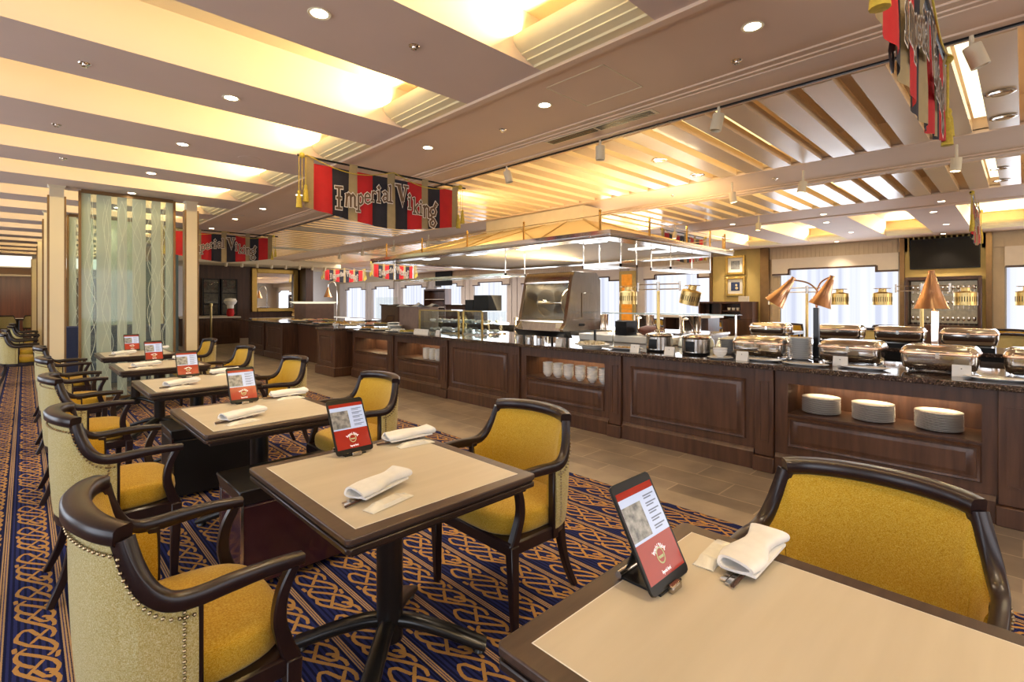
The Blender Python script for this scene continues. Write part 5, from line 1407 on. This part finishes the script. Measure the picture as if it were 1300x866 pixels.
# hanging glass rack shelves
def rack(x0, x1, y0, y1, z, lab):
    q = thing('hanging_shelf', lab, 'shelf', (0, 0, 0))
    f = MB()
    for a in ((x0, x1, y0, y0 + .02, z, z + .035), (x0, x1, y1 - .02, y1, z, z + .035), (x0, x0 + .02, y0, y1, z, z + .035), (x1 - .02, x1, y0, y1, z, z + .035)): f.box(*a)
    f.build('shelf_frame', 'chrome', q); MB().box(x0 + .02, x1 - .02, y0 + .02, y1 - .02, z + .012, z + .02).build('glass_shelf', 'glass', q)
    for (x, y) in ((x0 + .01, y0 + .01), (x1 - .01, y0 + .01), (x0 + .01, y1 - .01), (x1 - .01, y1 - .01)): MB().tube([(x, y, z + .03), (x, y, HB + .02)], .008, 8).build('hanging_rod', 'chrome', q)
    return q
rack(4.75, 5.15, 5.0, 7.9, 1.76, 'long chrome framed glass shelf hanging from the hood over the display cases')
rack(4.85, 5.2, 3.2, 3.75, 1.80, 'short glass shelf hanging above the carving board')
rack(6.0, 7.2, 3.2, 3.5, 1.82, 'chrome edged glass shelf hanging at the near right end of the hood')

# ------------------------------------------------------------------ ceiling fittings
def make_down():
    t = thing('downlight', 'x', 'light'); MB().lathe([(.045, -.001), (.058, -.004), (.062, 0), (.045, .012)], seg=24, cap=False).build('trim_ring', 'cream', t); MB().lathe([(.001, .0), (.045, .0)], seg=24, cap=False).build('lens', 'led', t); return t
dl = make_down()
DL = [(1.14, -.45), (1.14, 2.66), (1.13, 4.236), (1.12, 5.82), (1.10, 7.40), (1.10, 8.95), (1.1, 10.5), (1.1, 12.0), (2.95, -.5), (2.95, 1.074), (2.95, 2.654), (2.92, 4.214), (2.9, 5.8), (2.87, 7.4), (2.86, 8.919), (2.84, 10.397), (2.85, 12.08),
      (10.2, .9), (10.2, 2.5), (10.2, 4.1), (10.2, 6), (10.2, 8), (11.3, 2.72), (13.3, 2.72), (11.3, 1.1), (13.3, 1.1), (15.1, 1.3), (15.1, 3.4), (15.1, 6.1), (2.85, 14.2), (2.85, 16.4)]
for k, (x, y) in enumerate(DL):
    o = dl if k == 0 else dup(dl)
    o.location = (x, y, CZ - .003); o['label'] = 'small round recessed downlight glowing in the ceiling'; o['group'] = 'recessed ceiling downlights'
    if y < 13 and not (x < 2 and 8 < y < 10):
        l = bpy.data.lights.new('downlight_beam', 'SPOT'); l.energy = 38 if x < 4 else 45; l.spot_size = R(95); l.spot_blend = .8; l.color = (1, .80, .55); l.shadow_soft_size = .04
        q = bpy.data.objects.new('downlight_beam', l); C.objects.link(q); q.location = (x, y, CZ - .03)
def spotfit(x, y, z, rx, rz, lab, drop=0.0, on=True):
    t = thing('track_spotlight', lab, 'spotlight', (x, y, z), group='track spotlights')
    MB().lathe([(.012, 0), (.012, -.06 - drop)], seg=10).build('stem', 'cream', t)
    m = Matrix.Rotation(rz, 3, 'Z') @ Matrix.Rotation(rx, 3, 'X')
    MB().lathe([(.001, .0), (.042, .0), (.044, -.005), (.044, -.13), (.038, -.13), (.036, -.10)], (0, 0, -.05 - drop), 20, m, False).build('lamp_head', 'cream', t)
    if on: MB().lathe([(.001, -.11), (.036, -.11)], (0, 0, -.05 - drop), 16, m, False).build('lens', 'led', t)
SP = [(3.87, 4.05, -15, 'second white spotlight on the near track, left of the hood canopy', 0), (3.87, 2.78, 0, 'white spotlight on the near track above the hood corner', 0), (3.87, 1.66, 12, 'white spotlight on the near track above the slatted bay', 0), (3.87, .21, -20, 'white spotlight on the near track beside the edge-on banner', 0),
      (6.5, 1.80, 10, 'glowing spotlight hanging between the slatted bays, middle', 1), (6.5, 2.62, -10, 'glowing spotlight hanging between the slatted bays, left', 1), (6.5, .46, 5, 'glowing spotlight hanging near the edge-on banner', 1), (9.35, 3.3, 5, 'glowing spotlight hanging beyond the second slatted bay', 1), (9.35, 4.9, 5, 'glowing spotlight hanging above the hood rail', 1)]
for x, y, rx, l, on in SP: spotfit(x, y, CZ - .03, R(rx), R(30), l, .02 if not on else .08, bool(on))
for k in range(8): spotfit(5.0 + .5 * k, 19.3, 2.80, R(25 - 8 * (k % 3)), 0, f'small white spotlight, {ORD[k] if k < 6 else ["seventh", "eighth"][k - 6]} along the soffit before the mirror', 0, True)
for k, y in enumerate((9.5, 11.0, 12.6, 14.0)): spotfit(6.6, y, CZ - .03, R(10), 0, 'glowing spotlight hanging behind the hood, ' + ORD[k] + ' from the camera', .1, True)
# sprinklers, speakers, access panel, vent
sk = MB().lathe([(.035, 0), (.03, -.006), (.012, -.008), (.012, -.02), (.018, -.022), (.001, -.024)], seg=16, cap=False).build('sprinkler_head', 'chrome'); n = 0
for (x, y) in ((.28, 4.3), (.20, 5.95), (.30, 7.3), (3.1, 3.3), (3.3, 1.3), (2.9, 7.2), (.4, 10.4), (6.8, 2.2), (6.8, 3.6), (1.7, 2.6)):
    o = sk if n == 0 else sk.copy()
    if n: C.objects.link(o)
    n += 1; o.location = (x, y, CZ + .001); tag(o, 'small metal sprinkler head set in the ceiling', 'sprinkler', 'ceiling sprinkler heads')
spk = MB().lathe([(.11, 0), (.105, -.004), (.001, -.005)], seg=28, cap=False).build('ceiling_speaker', 'beam')
for k, ((x, y), l) in enumerate((((1.75, 5.9), 'round flush speaker grille in the beam left of the main banner'), ((2.75, 9.9), 'round flush speaker grille in the flat band behind the banner'))):
    o = spk if k == 0 else spk.copy()
    if k: C.objects.link(o)
    o.location = (x, y, CZ - .0005); tag(o, l, 'speaker')
t = thing('access_panel', 'square access hatch outlined in the flat ceiling band', 'hatch', (0, 0, CZ))
m = MB()
for a in ((2.72, 3.21, 1.93, 1.938), (2.72, 3.21, 2.43, 2.438), (2.72, 2.728, 1.93, 2.438), (3.202, 3.21, 1.93, 2.438)): m.box(a[0], a[1], a[2], a[3], -.003, .001)
m.build('hatch_trim', 'cream', t)
t = thing('air_vent', 'long slotted air vent in the moulding above the banner', 'vent', (3.62, 2.06, CZ - .031))
MB().box(-.06, .06, 0, 1.15, -.004, 0).build('vent_frame', 'cream', t)
m = MB()
for k in range(3): m.box(-.045 + .032 * k, -.022 + .032 * k, .03, .56, -.006, -.003); m.box(-.045 + .032 * k, -.022 + .032 * k, .59, 1.12, -.006, -.003)
m.build('vent_slots', 'black', t)
for k, ((x, y), s) in enumerate((((5.1, .12), 1), ((5.8, .12), 1), ((4.9, 2.75), 0), ((5.8, 2.75), 0), ((8.0, .2), 1), ((8.8, .2), 1))):
    o = MB().lathe([(.07, 0), (.085, -.005), (.075, -.008), (.055, -.002), (.001, .0)], (x, y, CZ - .032), 24, None, False).build('recessed_fitting', 'chrome'); tag(o, ('round unlit chrome fitting in a slat near the bright strip, ' if s else 'round unlit chrome fitting among the left slats, ') + ORD[k] + ' of them', 'light', 'unlit slat fittings')
